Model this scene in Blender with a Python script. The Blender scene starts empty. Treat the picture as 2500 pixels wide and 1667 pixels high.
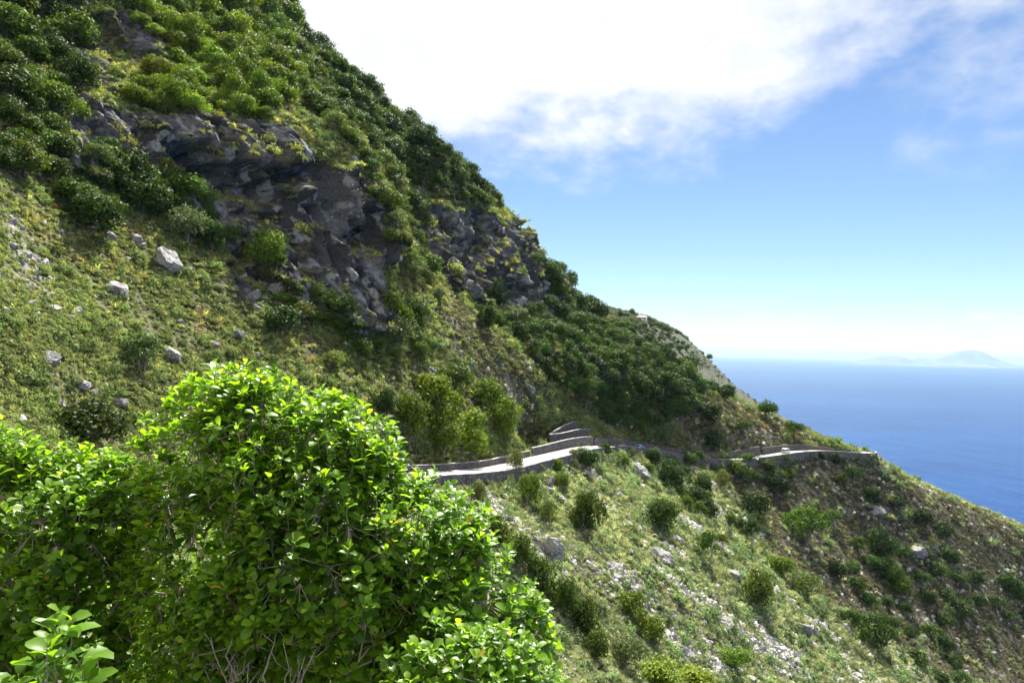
import bpy, bmesh, math, random, time
import numpy as np
from mathutils import Vector, Matrix, Euler
from mathutils.bvhtree import BVHTree

T0 = time.time()
R = math.radians
random.seed(7)
RNG = np.random.default_rng(11)
S = bpy.context.scene
COL = S.collection

# ------------------------------------------------------------------ camera
# The photograph is 2500 x 1667; F is the focal length in its pixels.
F, CX, CY, ROLL, LIFT = 1750.0, 1250.0, 833.5, R(1.35), 15.5 / 1750.0
cam_data = bpy.data.cameras.new('camera')
cam = bpy.data.objects.new('camera', cam_data)
COL.objects.link(cam)
cam_data.sensor_width = 36.0
cam_data.lens = 36.0 * F / 2500.0
cam_data.shift_y = LIFT * F / 2500.0
cam_data.clip_start, cam_data.clip_end = 0.1, 200000.0
cam.rotation_euler = (R(90), -ROLL, 0)
S.camera = cam

# ------------------------------------------------------------------ light
SUN_AZ, SUN_EL = R(12), R(53)          # azimuth measured from +Y (view direction) towards +X
sun_dir = Vector((math.sin(SUN_AZ) * math.cos(SUN_EL), math.cos(SUN_AZ) * math.cos(SUN_EL), math.sin(SUN_EL)))
sl = bpy.data.lights.new('sun', 'SUN')
sl.energy, sl.angle, sl.color = 5.0, R(0.53), (1.0, 0.955, 0.88)
sun = bpy.data.objects.new('sun', sl)
sun.rotation_euler = sun_dir.to_track_quat('Z', 'Y').to_euler()
sun.location = (0, 0, 400)
COL.objects.link(sun)

W = bpy.data.worlds.new('World')
S.world = W
W.use_nodes = True


def build_world():
    nt = W.node_tree
    nt.nodes.clear()
    N, L = nt.nodes.new, nt.links.new

    def math_(op, a, b=None, c=None):
        n = N('ShaderNodeMath'); n.operation = op
        for i, v in enumerate((a, b, c)):
            if v is None: continue
            if isinstance(v, (int, float)): n.inputs[i].default_value = v
            else: L(v, n.inputs[i])
        return n.outputs[0]

    def ramp(v, lo, hi, smooth=True):
        n = N('ShaderNodeMapRange'); n.interpolation_type = 'SMOOTHSTEP' if smooth else 'LINEAR'
        L(v, n.inputs[0]); n.inputs[1].default_value = lo; n.inputs[2].default_value = hi
        return n.outputs[0]

    def mix(f, a, b):
        n = N('ShaderNodeMix'); n.data_type = 'RGBA'
        L(f, n.inputs[0])
        for i, v in ((6, a), (7, b)):
            if isinstance(v, tuple): n.inputs[i].default_value = (*v, 1)
            else: L(v, n.inputs[i])
        return n.outputs[2]
    sky = N('ShaderNodeTexSky'); sky.sky_type = 'NISHITA'; sky.sun_disc = False
    sky.sun_elevation = SUN_EL; sky.sun_rotation = SUN_AZ
    sky.altitude = 300; sky.air_density = 0.85; sky.dust_density = 0.0; sky.ozone_density = 2.0
    tc = N('ShaderNodeTexCoord')
    sep = N('ShaderNodeSeparateXYZ'); L(tc.outputs['Generated'], sep.inputs[0])
    x, y, z = sep.outputs
    # cloud bank lying over the mountain side of the sky, open towards the sea
    side = math_('ADD', math_('MULTIPLY', x, -0.265), math_('ADD', z, math_('MULTIPLY', y, -0.186)))
    mp = N('ShaderNodeMapping'); L(tc.outputs['Generated'], mp.inputs[0]); mp.inputs[3].default_value = (1, 1, 1.7)
    mp.inputs[1].default_value = (0.43, 0.1, 0.50)
    n1 = N('ShaderNodeTexNoise'); L(mp.outputs[0], n1.inputs['Vector'])
    n1.inputs['Scale'].default_value = 3.2; n1.inputs['Detail'].default_value = 6; n1.inputs['Roughness'].default_value = 0.56
    n2 = N('ShaderNodeTexNoise'); L(mp.outputs[0], n2.inputs['Vector'])
    n2.inputs['Scale'].default_value = 11; n2.inputs['Detail'].default_value = 4; n2.inputs['Roughness'].default_value = 0.6
    nn = math_('ADD', math_('MULTIPLY', math_('SUBTRACT', n1.outputs[0], 0.5), 0.80), math_('MULTIPLY', math_('SUBTRACT', n2.outputs[0], 0.5), 0.26))
    bank = math_('ADD', math_('MINIMUM', math_('MULTIPLY', side, 1.25), 0.30), nn)
    thin = ramp(x, 0.75, 0.15)
    cov = math_('MULTIPLY', ramp(bank, -0.07, 0.20), math_('ADD', math_('MULTIPLY', thin, 0.4), 0.6))
    # fair-weather puffs low over the sea
    mp2 = N('ShaderNodeMapping'); L(tc.outputs['Generated'], mp2.inputs[0]); mp2.inputs[3].default_value = (1, 1, 3.4)
    n3 = N('ShaderNodeTexNoise'); L(mp2.outputs[0], n3.inputs['Vector'])
    n3.inputs['Scale'].default_value = 9; n3.inputs['Detail'].default_value = 5; n3.inputs['Roughness'].default_value = 0.55
    band = math_('MULTIPLY', ramp(z, 0.012, 0.03), ramp(z, 0.075, 0.045))
    puff = math_('MULTIPLY', ramp(n3.outputs[0], 0.50, 0.64), math_('MULTIPLY', band, 0.6))
    cover = math_('MAXIMUM', cov, puff)
    # cloud body: thick parts bright, thin edges and undersides slightly blue-grey
    shade = ramp(n2.outputs[0], 0.3, 0.7)
    ccol = mix(shade, (0.90, 0.94, 1.0), (1.08, 1.08, 1.08))
    bg1 = N('ShaderNodeBackground'); bg1.inputs[1].default_value = 0.050
    tint = mix(math_('ADD', 0.0, 0.0), (1, 1, 1), (1, 1, 1))
    mul = N('ShaderNodeMix'); mul.data_type = 'RGBA'; mul.blend_type = 'MULTIPLY'; mul.inputs[0].default_value = 1.0
    L(sky.outputs[0], mul.inputs[6]); mul.inputs[7].default_value = (0.80, 0.85, 0.92, 1)
    L(mul.outputs[2], bg1.inputs[0])
    bg2 = N('ShaderNodeBackground'); L(ccol, bg2.inputs[0]); bg2.inputs[1].default_value = 0.345
    ms = N('ShaderNodeMixShader'); L(cover, ms.inputs[0]); L(bg1.outputs[0], ms.inputs[1]); L(bg2.outputs[0], ms.inputs[2])
    out = N('ShaderNodeOutputWorld'); L(ms.outputs[0], out.inputs[0])


build_world()
S.view_settings.view_transform = 'Standard'
S.view_settings.look = 'None'
S.view_settings.gamma = 1.0
S.view_settings.use_curve_mapping = False
S.view_settings.exposure = 1.64
S.render.engine = 'CYCLES'
S.cycles.use_denoising = True
S.cycles.adaptive_threshold = 0.03
S.cycles.max_bounces = 5
S.cycles.diffuse_bounces = 2
S.cycles.glossy_bounces = 2
S.cycles.transmission_bounces = 3
S.cycles.transparent_max_bounces = 4
S.cycles.volume_bounces = 0
S.cycles.caustics_reflective = False
S.cycles.caustics_refractive = False

CR, SR = math.cos(ROLL), math.sin(ROLL)


def ray(px, py):
    """pixel of the photograph -> (x/y, z/y) of its ray; y is the distance ahead"""
    a = (np.asarray(px, float) - CX) / F
    b = (CY - np.asarray(py, float)) / F + LIFT
    return a * CR - b * SR, a * SR + b * CR


def at(px, py, d):
    p, q = ray(px, py)
    return Vector((float(p) * d, d, float(q) * d))


def project(x, y, z):
    p, q = x / y, z / y
    a = p * CR + q * SR
    b = -p * SR + q * CR - LIFT
    return CX + a * F, CY - b * F


# ------------------------------------------------------------------ noise
def _hash(ix, iy, iz, seed):
    h = (ix.astype(np.int64) * 374761393 + iy.astype(np.int64) * 668265263 + iz.astype(np.int64) * 2147483647 + seed * 974634777) & 0xffffffff
    h = ((h ^ (h >> 13)) * 1274126177) & 0xffffffff
    h = ((h ^ (h >> 16)) * 2246822519) & 0xffffffff
    return ((h ^ (h >> 15)) & 0xffffff).astype(np.float64) / 0xffffff


def vnoise(x, y, z, seed=0):
    ix, iy, iz = np.floor(x), np.floor(y), np.floor(z)
    fx, fy, fz = x - ix, y - iy, z - iz
    u, v, w = (f * f * f * (f * (f * 6 - 15) + 10) for f in (fx, fy, fz))
    r = 0
    for dx in (0, 1):
        for dy in (0, 1):
            for dz in (0, 1):
                c = _hash(ix + dx, iy + dy, iz + dz, seed)
                r = r + c * (u if dx else 1 - u) * (v if dy else 1 - v) * (w if dz else 1 - w)
    return r * 2 - 1


def fbm(x, y, z, octaves=4, seed=0, gain=0.5, ridged=False):
    a, s, n = 1.0, 0.0, 0.0
    for o in range(octaves):
        v = vnoise(x, y, z, seed + o * 17)
        if ridged: v = 1 - 2 * np.abs(v)
        s = s + a * v; n += a
        a *= gain; x, y, z = x * 2.03 + 5.1, y * 2.03 + 1.7, z * 2.03 + 9.2
    return s / n


def worley(x, y, z, seed=0):
    ix, iy, iz = np.floor(x), np.floor(y), np.floor(z)
    f1 = np.full(x.shape, 9.0); f2 = np.full(x.shape, 9.0); cid = np.zeros(x.shape)
    for dx in (-1, 0, 1):
        for dy in (-1, 0, 1):
            for dz in (-1, 0, 1):
                cx, cy, cz = ix + dx, iy + dy, iz + dz
                d = np.sqrt((cx + _hash(cx, cy, cz, seed) - x) ** 2 + (cy + _hash(cx, cy, cz, seed + 1) - y) ** 2 + (cz + _hash(cx, cy, cz, seed + 2) - z) ** 2)
                c = _hash(cx, cy, cz, seed + 3)
                near = d < f1
                f2 = np.where(near, f1, np.minimum(f2, d))
                cid = np.where(near, c, cid)
                f1 = np.where(near, d, f1)
    return f1, f2, cid


def smooth(e0, e1, x):
    t = np.clip((x - e0) / (e1 - e0), 0, 1)
    return t * t * (3 - 2 * t)


def inside(poly, px, py):
    r = np.zeros(px.shape, bool)
    n = len(poly)
    for i in range(n):
        (x1, y1), (x2, y2) = poly[i], poly[(i + 1) % n]
        if y1 == y2: continue
        c = ((y1 > py) != (y2 > py)) & (px < (x2 - x1) * (py - y1) / (y2 - y1) + x1)
        r ^= c
    return r


# ------------------------------------------------------------------ helpers
def tag(o, label=None, cat=None, group=None, kind=None):
    if label: o['label'] = label
    if cat: o['category'] = cat
    if group: o['group'] = group
    if kind: o['kind'] = kind
    return o


def mesh_np(name, verts, faces, mat=None, smooth_=False):
    """verts (n,3), faces (m,k) all the same k"""
    me = bpy.data.meshes.new(name)
    verts = np.asarray(verts, np.float32); faces = np.asarray(faces, np.int32)
    m, k = faces.shape
    me.vertices.add(len(verts)); me.vertices.foreach_set('co', verts.ravel())
    me.loops.add(m * k); me.loops.foreach_set('vertex_index', faces.ravel())
    me.polygons.add(m); me.polygons.foreach_set('loop_start', np.arange(0, m * k, k, dtype=np.int32))
    me.polygons.foreach_set('loop_total', np.full(m, k, np.int32))
    if smooth_: me.polygons.foreach_set('use_smooth', np.ones(m, bool))
    me.update(calc_edges=True)
    if mat: me.materials.append(mat)
    return me


def link(name, me, parent=None, loc=None, rot=None, scale=None):
    o = bpy.data.objects.new(name, me)
    COL.objects.link(o)
    if parent: o.parent = parent
    if loc is not None: o.location = loc
    if rot is not None: o.rotation_euler = rot
    if scale is not None: o.scale = scale
    return o


class MB:
    """collects boxes, tubes and prisms of one mesh"""
    def __init__(s): s.v = []; s.f = []
    def add(s, vs, fs):
        n = len(s.v); s.v += [tuple(v) for v in vs]; s.f += [tuple(i + n for i in f) for f in fs]; return s
    def box(s, a, b):
        (x0, y0, z0), (x1, y1, z1) = a, b
        return s.add([(x0, y0, z0), (x1, y0, z0), (x1, y1, z0), (x0, y1, z0), (x0, y0, z1), (x1, y0, z1), (x1, y1, z1), (x0, y1, z1)],
                     [(0, 3, 2, 1), (4, 5, 6, 7), (0, 1, 5, 4), (1, 2, 6, 5), (2, 3, 7, 6), (3, 0, 4, 7)])
    def tube(s, pts, rad, n=6):
        pts = [Vector(p) for p in pts]; rings = []
        for i, p in enumerate(pts):
            d = (pts[min(i + 1, len(pts) - 1)] - pts[max(i - 1, 0)]).normalized()
            a = d.orthogonal().normalized(); b = d.cross(a)
            r = rad[i] if isinstance(rad, (list, tuple)) else rad
            rings.append([p + a * (r * math.cos(k * 2 * math.pi / n)) + b * (r * math.sin(k * 2 * math.pi / n)) for k in range(n)])
        base = len(s.v)
        s.v += [tuple(v) for q in rings for v in q]
        for i in range(len(rings) - 1):
            for k in range(n):
                s.f.append((base + i * n + k, base + i * n + (k + 1) % n, base + (i + 1) * n + (k + 1) % n, base + (i + 1) * n + k))
        s.f.append(tuple(base + k for k in reversed(range(n))))
        s.f.append(tuple(base + (len(rings) - 1) * n + k for k in range(n)))
        return s
    def prism(s, prof, x0, x1):
        """profile in (y, z), extruded along x"""
        n = len(prof)
        vs = [(x0, y, z) for y, z in prof] + [(x1, y, z) for y, z in prof]
        return s.add(vs, [tuple(reversed(range(n))), tuple(range(n, 2 * n))] + [(i, (i + 1) % n, n + (i + 1) % n, n + i) for i in range(n)])
    def mesh(s, name, mat, smooth_=False):
        me = bpy.data.meshes.new(name); me.from_pydata(s.v, [], s.f); me.materials.append(mat)
        if smooth_:
            for p in me.polygons: p.use_smooth = True
        me.update(); return me
    def build(s, name, mat, parent=None, smooth_=False): return link(name, s.mesh(name, mat, smooth_), parent)


# ------------------------------------------------------------------ materials
class NT:
    def __init__(s, name):
        s.m = bpy.data.materials.new(name); s.m.use_nodes = True
        s.t = s.m.node_tree; s.t.nodes.clear()
        s.out = s.n('ShaderNodeOutputMaterial')
    def n(s, k, **kw):
        o = s.t.nodes.new(k)
        for a, b in kw.items(): setattr(o, a, b)
        return o
    def l(s, a, b): s.t.links.new(a, b)
    def set(s, sock, v):
        if v is None: return
        if isinstance(v, (int, float)): sock.default_value = v
        elif isinstance(v, tuple): sock.default_value = (*v, 1) if len(v) == 3 and len(sock.default_value) == 4 else v
        else: s.l(v, sock)
    def noise(s, scale, detail=4, rough=0.55, vec=None, dist=0.0):
        o = s.n('ShaderNodeTexNoise'); o.inputs['Scale'].default_value = scale; o.inputs['Detail'].default_value = detail
        o.inputs['Roughness'].default_value = rough; o.inputs['Distortion'].default_value = dist
        if vec is None: vec = s.coord()
        s.l(vec, o.inputs['Vector']); return o.outputs[0]
    def coord(s, kind='Object', scale=None):
        if not hasattr(s, '_tc'): s._tc = s.n('ShaderNodeTexCoord')
        v = s._tc.outputs[kind]
        if scale:
            m = s.n('ShaderNodeMapping'); s.l(v, m.inputs[0]); m.inputs[3].default_value = scale; v = m.outputs[0]
        return v
    def pos(s, scale=None):
        if not hasattr(s, '_g'): s._g = s.n('ShaderNodeNewGeometry')
        v = s._g.outputs['Position']
        if scale:
            m = s.n('ShaderNodeMapping'); s.l(v, m.inputs[0]); m.inputs[3].default_value = scale; v = m.outputs[0]
        return v
    def mix(s, f, a, b, mode='MIX'):
        o = s.n('ShaderNodeMix', data_type='RGBA', blend_type=mode)
        s.set(o.inputs[0], f); s.set(o.inputs[6], a); s.set(o.inputs[7], b); return o.outputs[2]
    def ramp(s, v, lo, hi, a=0.0, b=1.0):
        o = s.n('ShaderNodeMapRange', interpolation_type='SMOOTHSTEP'); s.l(v, o.inputs[0])
        for i, x in ((1, lo), (2, hi), (3, a), (4, b)): o.inputs[i].default_value = x
        return o.outputs[0]
    def math(s, op, a, b=0.0):
        o = s.n('ShaderNodeMath', operation=op); s.set(o.inputs[0], a); s.set(o.inputs[1], b); return o.outputs[0]
    def attr(s, name, kind='GEOMETRY'):
        return s.n('ShaderNodeAttribute', attribute_name=name, attribute_type=kind)
    def bump(s, h, strength=0.5, dist=0.1, normal=None):
        o = s.n('ShaderNodeBump'); s.l(h, o.inputs['Height']); o.inputs['Strength'].default_value = strength; o.inputs['Distance'].default_value = dist
        if normal: s.l(normal, o.inputs['Normal'])
        return o.outputs[0]
    def bsdf(s, color, rough=0.8, spec=0.3, normal=None, **kw):
        o = s.n('ShaderNodeBsdfPrincipled')
        s.set(o.inputs['Base Color'], color); s.set(o.inputs['Roughness'], rough); s.set(o.inputs['Specular IOR Level'], spec)
        if normal: s.l(normal, o.inputs['Normal'])
        for k, v in kw.items(): s.set(o.inputs[k], v)
        return o.outputs[0]
    def done(s, sh): s.l(sh, s.out.inputs[0]); return s.m


def hsv_var(t, color, rnd, hue=0.03, val=0.35):
    o = t.n('ShaderNodeHueSaturation')
    t.l(t.ramp(rnd, 0, 1, 0.5 - hue, 0.5 + hue), o.inputs['Hue'])
    wn = t.n('ShaderNodeTexWhiteNoise', noise_dimensions='1D'); t.l(rnd, wn.inputs['W'])
    t.l(t.ramp(wn.outputs[0], 0, 1, 1 - val, 1 + val), o.inputs['Value'])
    t.set(o.inputs['Color'], color)
    return o.outputs[0]


def mat_plain(name, color, rough=0.6, spec=0.3, var=0.12, scale=3.0, **kw):
    t = NT(name)
    n = t.noise(scale, 5)
    c = t.mix(t.ramp(n, 0.3, 0.7), tuple(v * (1 - var) for v in color), tuple(min(1, v * (1 + var)) for v in color))
    return t.done(t.bsdf(c, rough, spec, **kw))


def mat_rock(name, pale=1.0):
    t = NT(name)
    oi = t.n('ShaderNodeObjectInfo')
    v = t.pos()
    n1 = t.noise(0.35, 6, 0.6, v); n2 = t.noise(2.3, 6, 0.65, v); n3 = t.noise(9.0, 5, 0.6, v)
    c = t.mix(t.ramp(n1, 0.35, 0.65), (0.13, 0.122, 0.115), (0.30, 0.29, 0.275))
    c = t.mix(t.ramp(n2, 0.48, 0.68), c, (0.47, 0.46, 0.44))
    c = t.mix(t.ramp(n3, 0.54, 0.68, 0, 0.7), c, (0.075, 0.07, 0.068))
    if pale != 1.0: c = t.mix(1.0, c, (pale, pale, pale * 0.98), 'MULTIPLY')
    h = t.math('ADD', t.math('MULTIPLY', n2, 1.0), t.math('MULTIPLY', n3, 0.5))
    return t.done(t.bsdf(hsv_var(t, c, oi.outputs['Random'], 0.01, 0.15), 0.9, 0.2, t.bump(h, 0.9, 0.25)))


def mat_terrain(name):
    """mask = rock / scree / dry cover and one shaded slope, tone = three scales of the ground's own mottling, all stored on the mesh"""
    t = NT(name)
    m = t.attr('mask'); sp = t.n('ShaderNodeSeparateColor'); t.l(m.outputs['Color'], sp.inputs[0])
    rock, scree, dry = sp.outputs
    m2 = t.attr('tone'); sp2 = t.n('ShaderNodeSeparateColor'); t.l(m2.outputs['Color'], sp2.inputs[0])
    nB, nC, r1 = sp2.outputs
    ledge = m2.outputs['Alpha']
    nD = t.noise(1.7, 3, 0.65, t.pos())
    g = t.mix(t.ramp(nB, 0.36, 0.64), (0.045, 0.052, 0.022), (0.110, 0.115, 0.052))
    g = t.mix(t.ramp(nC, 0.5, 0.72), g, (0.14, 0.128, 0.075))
    d = t.mix(t.ramp(nB, 0.35, 0.65), (0.085, 0.076, 0.052), (0.150, 0.138, 0.090))
    d = t.mix(t.ramp(nC, 0.5, 0.75), d, (0.20, 0.185, 0.15))
    g = t.mix(dry, g, d)
    sc = t.mix(t.ramp(nD, 0.35, 0.6), (0.15, 0.125, 0.115), (0.44, 0.425, 0.40))
    g = t.mix(t.math('MULTIPLY', scree, t.ramp(nC, 0.3, 0.55, 0.4, 1.0)), g, sc)
    k = t.mix(t.ramp(r1, 0.36, 0.64), (0.046, 0.044, 0.047), (0.122, 0.120, 0.123))
    k = t.mix(t.ramp(nC, 0.52, 0.66), k, (0.25, 0.255, 0.25))
    k = t.mix(t.ramp(nB, 0.62, 0.72, 0, 0.6), k, (0.12, 0.095, 0.05))
    k = t.mix(t.ramp(nD, 0.52, 0.68, 0, 0.75), k, (0.022, 0.020, 0.024))
    k = t.mix(ledge, k, (0.15, 0.155, 0.045))
    c = t.mix(rock, g, k)
    return t.done(t.bsdf(c, 0.95, 0.12, t.bump(nD, 0.9, 0.7)))


def mat_wall(name, tone=1.0):
    """rubble masonry: cells of stone in paler mortar"""
    t = NT(name)
    v = t.pos()
    vo = t.n('ShaderNodeTexVoronoi', feature='DISTANCE_TO_EDGE'); t.l(v, vo.inputs['Vector']); vo.inputs['Scale'].default_value = 2.6
    vc = t.n('ShaderNodeTexVoronoi', feature='F1'); t.l(v, vc.inputs['Vector']); vc.inputs['Scale'].default_value = 2.6
    sp = t.n('ShaderNodeSeparateColor'); t.l(vc.outputs['Color'], sp.inputs[0])
    c = t.mix(sp.outputs[0], tuple(x * tone for x in (0.13, 0.105, 0.105)), tuple(x * tone for x in (0.27, 0.245, 0.24)))
    c = t.mix(t.ramp(sp.outputs[1], 0.75, 0.95), c, tuple(x * tone for x in (0.40, 0.385, 0.37)))
    c = t.mix(t.ramp(vo.outputs[0], 0.0, 0.09, 1, 0), c, tuple(x * tone for x in (0.20, 0.19, 0.185)))
    st = t.noise(0.5, 5, 0.6, t.pos((1, 1, 0.25)))
    c = t.mix(t.ramp(st, 0.5, 0.7, 0, 0.5), c, (0.07, 0.06, 0.06))
    return t.done(t.bsdf(c, 0.92, 0.15, t.bump(vo.outputs[0], 0.9, 0.12)))


def mat_leaf(name, dark, light, hue=0.02, val=0.3, trans=0.35, gloss=0.25, rough=0.5, instancer=False):
    """foliage: light passes through the blade, tone varies from plant to plant and leaf to leaf"""
    t = NT(name)
    oi = t.n('ShaderNodeObjectInfo')
    ge = t.n('ShaderNodeNewGeometry')
    c = t.mix(ge.outputs['Random Per Island'], dark, light)
    c = hsv_var(t, c, oi.outputs['Random'], hue, val)
    if instancer:
        a = t.attr('tint', 'INSTANCER'); c = t.mix(1.0, c, a.outputs['Color'], 'MULTIPLY')
    else:
        c = t.mix(1.0, c, oi.outputs['Color'], 'MULTIPLY')
    b = t.bsdf(c, rough, gloss)
    tr = t.n('ShaderNodeBsdfTranslucent')
    t.l(t.mix(1.0, c, (1.15, 1.25, 0.45), 'MULTIPLY'), tr.inputs[0])
    ms = t.n('ShaderNodeMixShader'); ms.inputs[0].default_value = trans
    t.l(b, ms.inputs[1]); t.l(tr.outputs[0], ms.inputs[2])
    return t.done(ms.outputs[0])


M = {}
M['terrain'] = mat_terrain('terrain')
M['rock'] = mat_rock('boulder_rock')
M['stone'] = mat_rock('loose_stone', 1.6)
M['wall'] = mat_wall('wall_stone', 0.5)
M['wall_outer'] = mat_wall('retaining_stone', 0.62)
M['coping'] = mat_plain('coping', (0.30, 0.285, 0.265), 0.9, 0.2, 0.25, 1.2)
M['bark'] = mat_plain('bark', (0.20, 0.17, 0.14), 0.9, 0.1, 0.35, 6)

# ------------------------------------------------------------------ the road line
ROAD_PX = [(1026, 1158, 112), (1130, 1152, 125), (1225, 1142, 138), (1281, 1127, 150), (1358, 1109, 166), (1422, 1094, 181), (1462, 1090, 195),
           (1500, 1090, 211), (1549, 1095, 228), (1620, 1105, 242), (1710, 1118, 253), (1770, 1123, 259), (1830, 1119, 266), (1890, 1110, 274),
           (1935, 1103, 281), (1995, 1100, 290), (2050, 1103, 296), (2100, 1107, 300)]
road_pts = [Vector((-7.5, -12, -1.2)), Vector((-8.5, 4, -2.3)), Vector((-12, 12, -3.4)), Vector((-18, 25, -5.6)), Vector((-25, 42, -9.6)), Vector((-28.5, 58, -12.6)), Vector((-27.5, 74, -15.0)), Vector((-22.5, 92, -17.4))]
road_pts += [at(*p) for p in ROAD_PX]
e = road_pts[-1]
road_pts += [e + Vector((7, 5, -0.4)), e + Vector((8, 14, -1.0)), e + Vector((2, 28, -2.0)), e + Vector((-8, 50, -4.0))]


def catmull(pts, step):
    out = []
    P = [pts[0] * 2 - pts[1]] + list(pts) + [pts[-1] * 2 - pts[-2]]
    for i in range(1, len(P) - 2):
        p0, p1, p2, p3 = P[i - 1], P[i], P[i + 1], P[i + 2]
        n = max(2, int((p2 - p1).length / step))
        for k in range(n):
            t = k / n
            out.append(0.5 * ((2 * p1) + (p2 - p0) * t + (2 * p0 - 5 * p1 + 4 * p2 - p3) * t * t + (3 * p1 - p0 - 3 * p2 + p3) * t ** 3))
    out.append(P[-2].copy())
    return out


road = catmull(road_pts, 1.6)
road_np = np.array([tuple(p) for p in road])
k5 = np.ones(9) / 9                                    # ease the kinks out of the traced line
for c in range(3):
    pad = np.concatenate([np.full(4, road_np[0, c]), road_np[:, c], np.full(4, road_np[-1, c])])
    road_np[:, c] = np.convolve(pad, k5, 'valid')
tang = np.gradient(road_np, axis=0); tang[:, 2] = 0
tang /= np.linalg.norm(tang, axis=1)[:, None]
outw = np.stack([tang[:, 1], -tang[:, 0], tang[:, 2] * 0], 1)      # towards the sea
RW = 2.9                                                             # half width

# ------------------------------------------------------------------ the mountainside
# X(y, z): how far to the right the slope stands at distance y and height z.
CTRL = []
ROWS = {
    -150: [(55, -900), (75, -500), (100, -150), (125, 120), (150, 300), (175, 420), (205, 520), (235, 580), (258, 605), (330, 520), (440, 350)],
    0: [(55, -620), (70, -420), (95, -160), (122, 0), (145, 250), (165, 400), (195, 550), (225, 655), (252, 708), (330, 640), (440, 480)],
    200: [(55, -460), (70, -300), (100, 20), (125, 260), (140, 450), (160, 640), (185, 780), (215, 868), (248, 905), (320, 850), (440, 680)],
    330: [(55, -350), (75, -150), (95, 60), (112, 300), (121, 480), (130, 650), (139, 770), (150, 835), (180, 880), (210, 980), (235, 1050), (258, 1072), (320, 1010), (440, 850)],
    430: [(55, -270), (75, -80), (90, 60), (105, 260), (115, 420), (123, 560), (132, 730), (141, 865), (154, 908), (176, 930), (196, 1010), (214, 1110), (236, 1168), (264, 1188), (330, 1120), (440, 970)],
    520: [(55, -210), (80, 20), (95, 200), (108, 360), (118, 510), (128, 680), (137, 830), (145, 935), (156, 965), (176, 975), (194, 1040), (212, 1120), (232, 1210), (254, 1255), (275, 1268), (330, 1210), (440, 1080)],
    640: [(55, -140), (72, 20), (87, 210), (101, 400), (112, 560), (122, 700), (132, 850), (141, 955), (152, 990), (172, 1020), (192, 1070), (217, 1170), (237, 1265), (257, 1318), (280, 1340), (340, 1290), (440, 1180)],
    760: [(55, -80), (70, 110), (85, 310), (100, 510), (115, 710), (125, 830), (136, 945), (152, 1040), (172, 1115), (194, 1180), (221, 1270), (246, 1375), (270, 1455), (296, 1502), (350, 1480), (440, 1400)],
    880: [(55, -20), (75, 280), (95, 570), (110, 770), (125, 920), (142, 1055), (162, 1180), (182, 1285), (202, 1370), (227, 1465), (252, 1575), (277, 1652), (300, 1692), (350, 1670), (440, 1590)],
    1000: [(55, 60), (72, 330), (90, 640), (106, 860), (122, 1005), (142, 1135), (162, 1245), (182, 1340), (202, 1415), (227, 1520), (252, 1680), (275, 1800), (300, 1885), (350, 1870), (440, 1790)],
    1110: [(330, 2090), (380, 2050), (440, 1980)],
    1190: [(285, 2090), (318, 2262), (360, 2250), (440, 2170)],
    1300: [(75, 870), (100, 1180), (120, 1340), (140, 1480), (165, 1620), (190, 1720), (220, 1830), (250, 1980), (280, 2170), (300, 2320), (318, 2435), (338, 2518), (380, 2500), (440, 2420)],
    1500: [(60, 760), (80, 1150), (100, 1410), (120, 1580), (140, 1740), (165, 1870), (190, 1980), (220, 2090), (250, 2240), (280, 2430), (310, 2630), (345, 2820), (390, 2830), (440, 2780)],
    1667: [(50, 760), (70, 1250), (90, 1500), (110, 1680), (130, 1830), (150, 1960), (190, 2190), (220, 2310), (250, 2460), (280, 2650), (320, 2900), (360, 3080), (440, 3050)],
    2000: [(50, 1350), (80, 1850), (120, 2180), (200, 2700), (300, 3350), (440, 3700)],
}
for py, row in ROWS.items():
    for d, px in row:
        px -= float(np.interp(py, [0, 430, 520, 640, 760, 880], [38, 36, 34, 20, 54, 58])) * float(np.clip((d - 205) / 45, 0, 1)) * (py < 1050)
        p, q = ray(px, py); CTRL.append((math.log(d), float(q), float(p)))


def road_at(y):
    return np.interp(y, road_np[:, 1], road_np[:, 0]), np.interp(y, road_np[:, 1], road_np[:, 2])


for y in (11, 15, 21, 29, 38, 46):
    xr, zr = road_at(y)
    for q in (-1.0, -0.7, -0.45, -0.25, -0.1, 0.05, 0.2, 0.35, 0.5, 0.65):
        z = q * y
        x = xr - (z - zr) / (0.8 if z > zr else 0.76)
        CTRL.append((math.log(y), q, x / y))
for i in range(0, len(road_np), 6):
    x, y, z = road_np[i]
    if 46 < y < 306: CTRL.append((math.log(y), z / y, x / y))
CTRL = np.array(CTRL)
KU = 0.42


def tps_fit(C, lam=2e-5):
    A = np.stack([C[:, 0] * KU, C[:, 1]], 1); n = len(A)
    r2 = ((A[:, None] - A[None]) ** 2).sum(2)
    K = np.where(r2 > 0, 0.5 * r2 * np.log(np.maximum(r2, 1e-20)), 0) + lam * np.eye(n)
    P = np.concatenate([np.ones((n, 1)), A], 1)
    M_ = np.block([[K, P], [P.T, np.zeros((3, 3))]])
    w = np.linalg.solve(M_, np.concatenate([C[:, 2], np.zeros(3)]))
    return A, w


def tps_eval(fit, u, t):
    A, w = fit; n = len(A)
    u = u * KU; r = w[n] + w[n + 1] * u + w[n + 2] * t
    for i in range(n):
        r2 = (u - A[i, 0]) ** 2 + (t - A[i, 1]) ** 2
        r = r + w[i] * 0.5 * r2 * np.log(np.maximum(r2, 1e-20))
    return r


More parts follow.
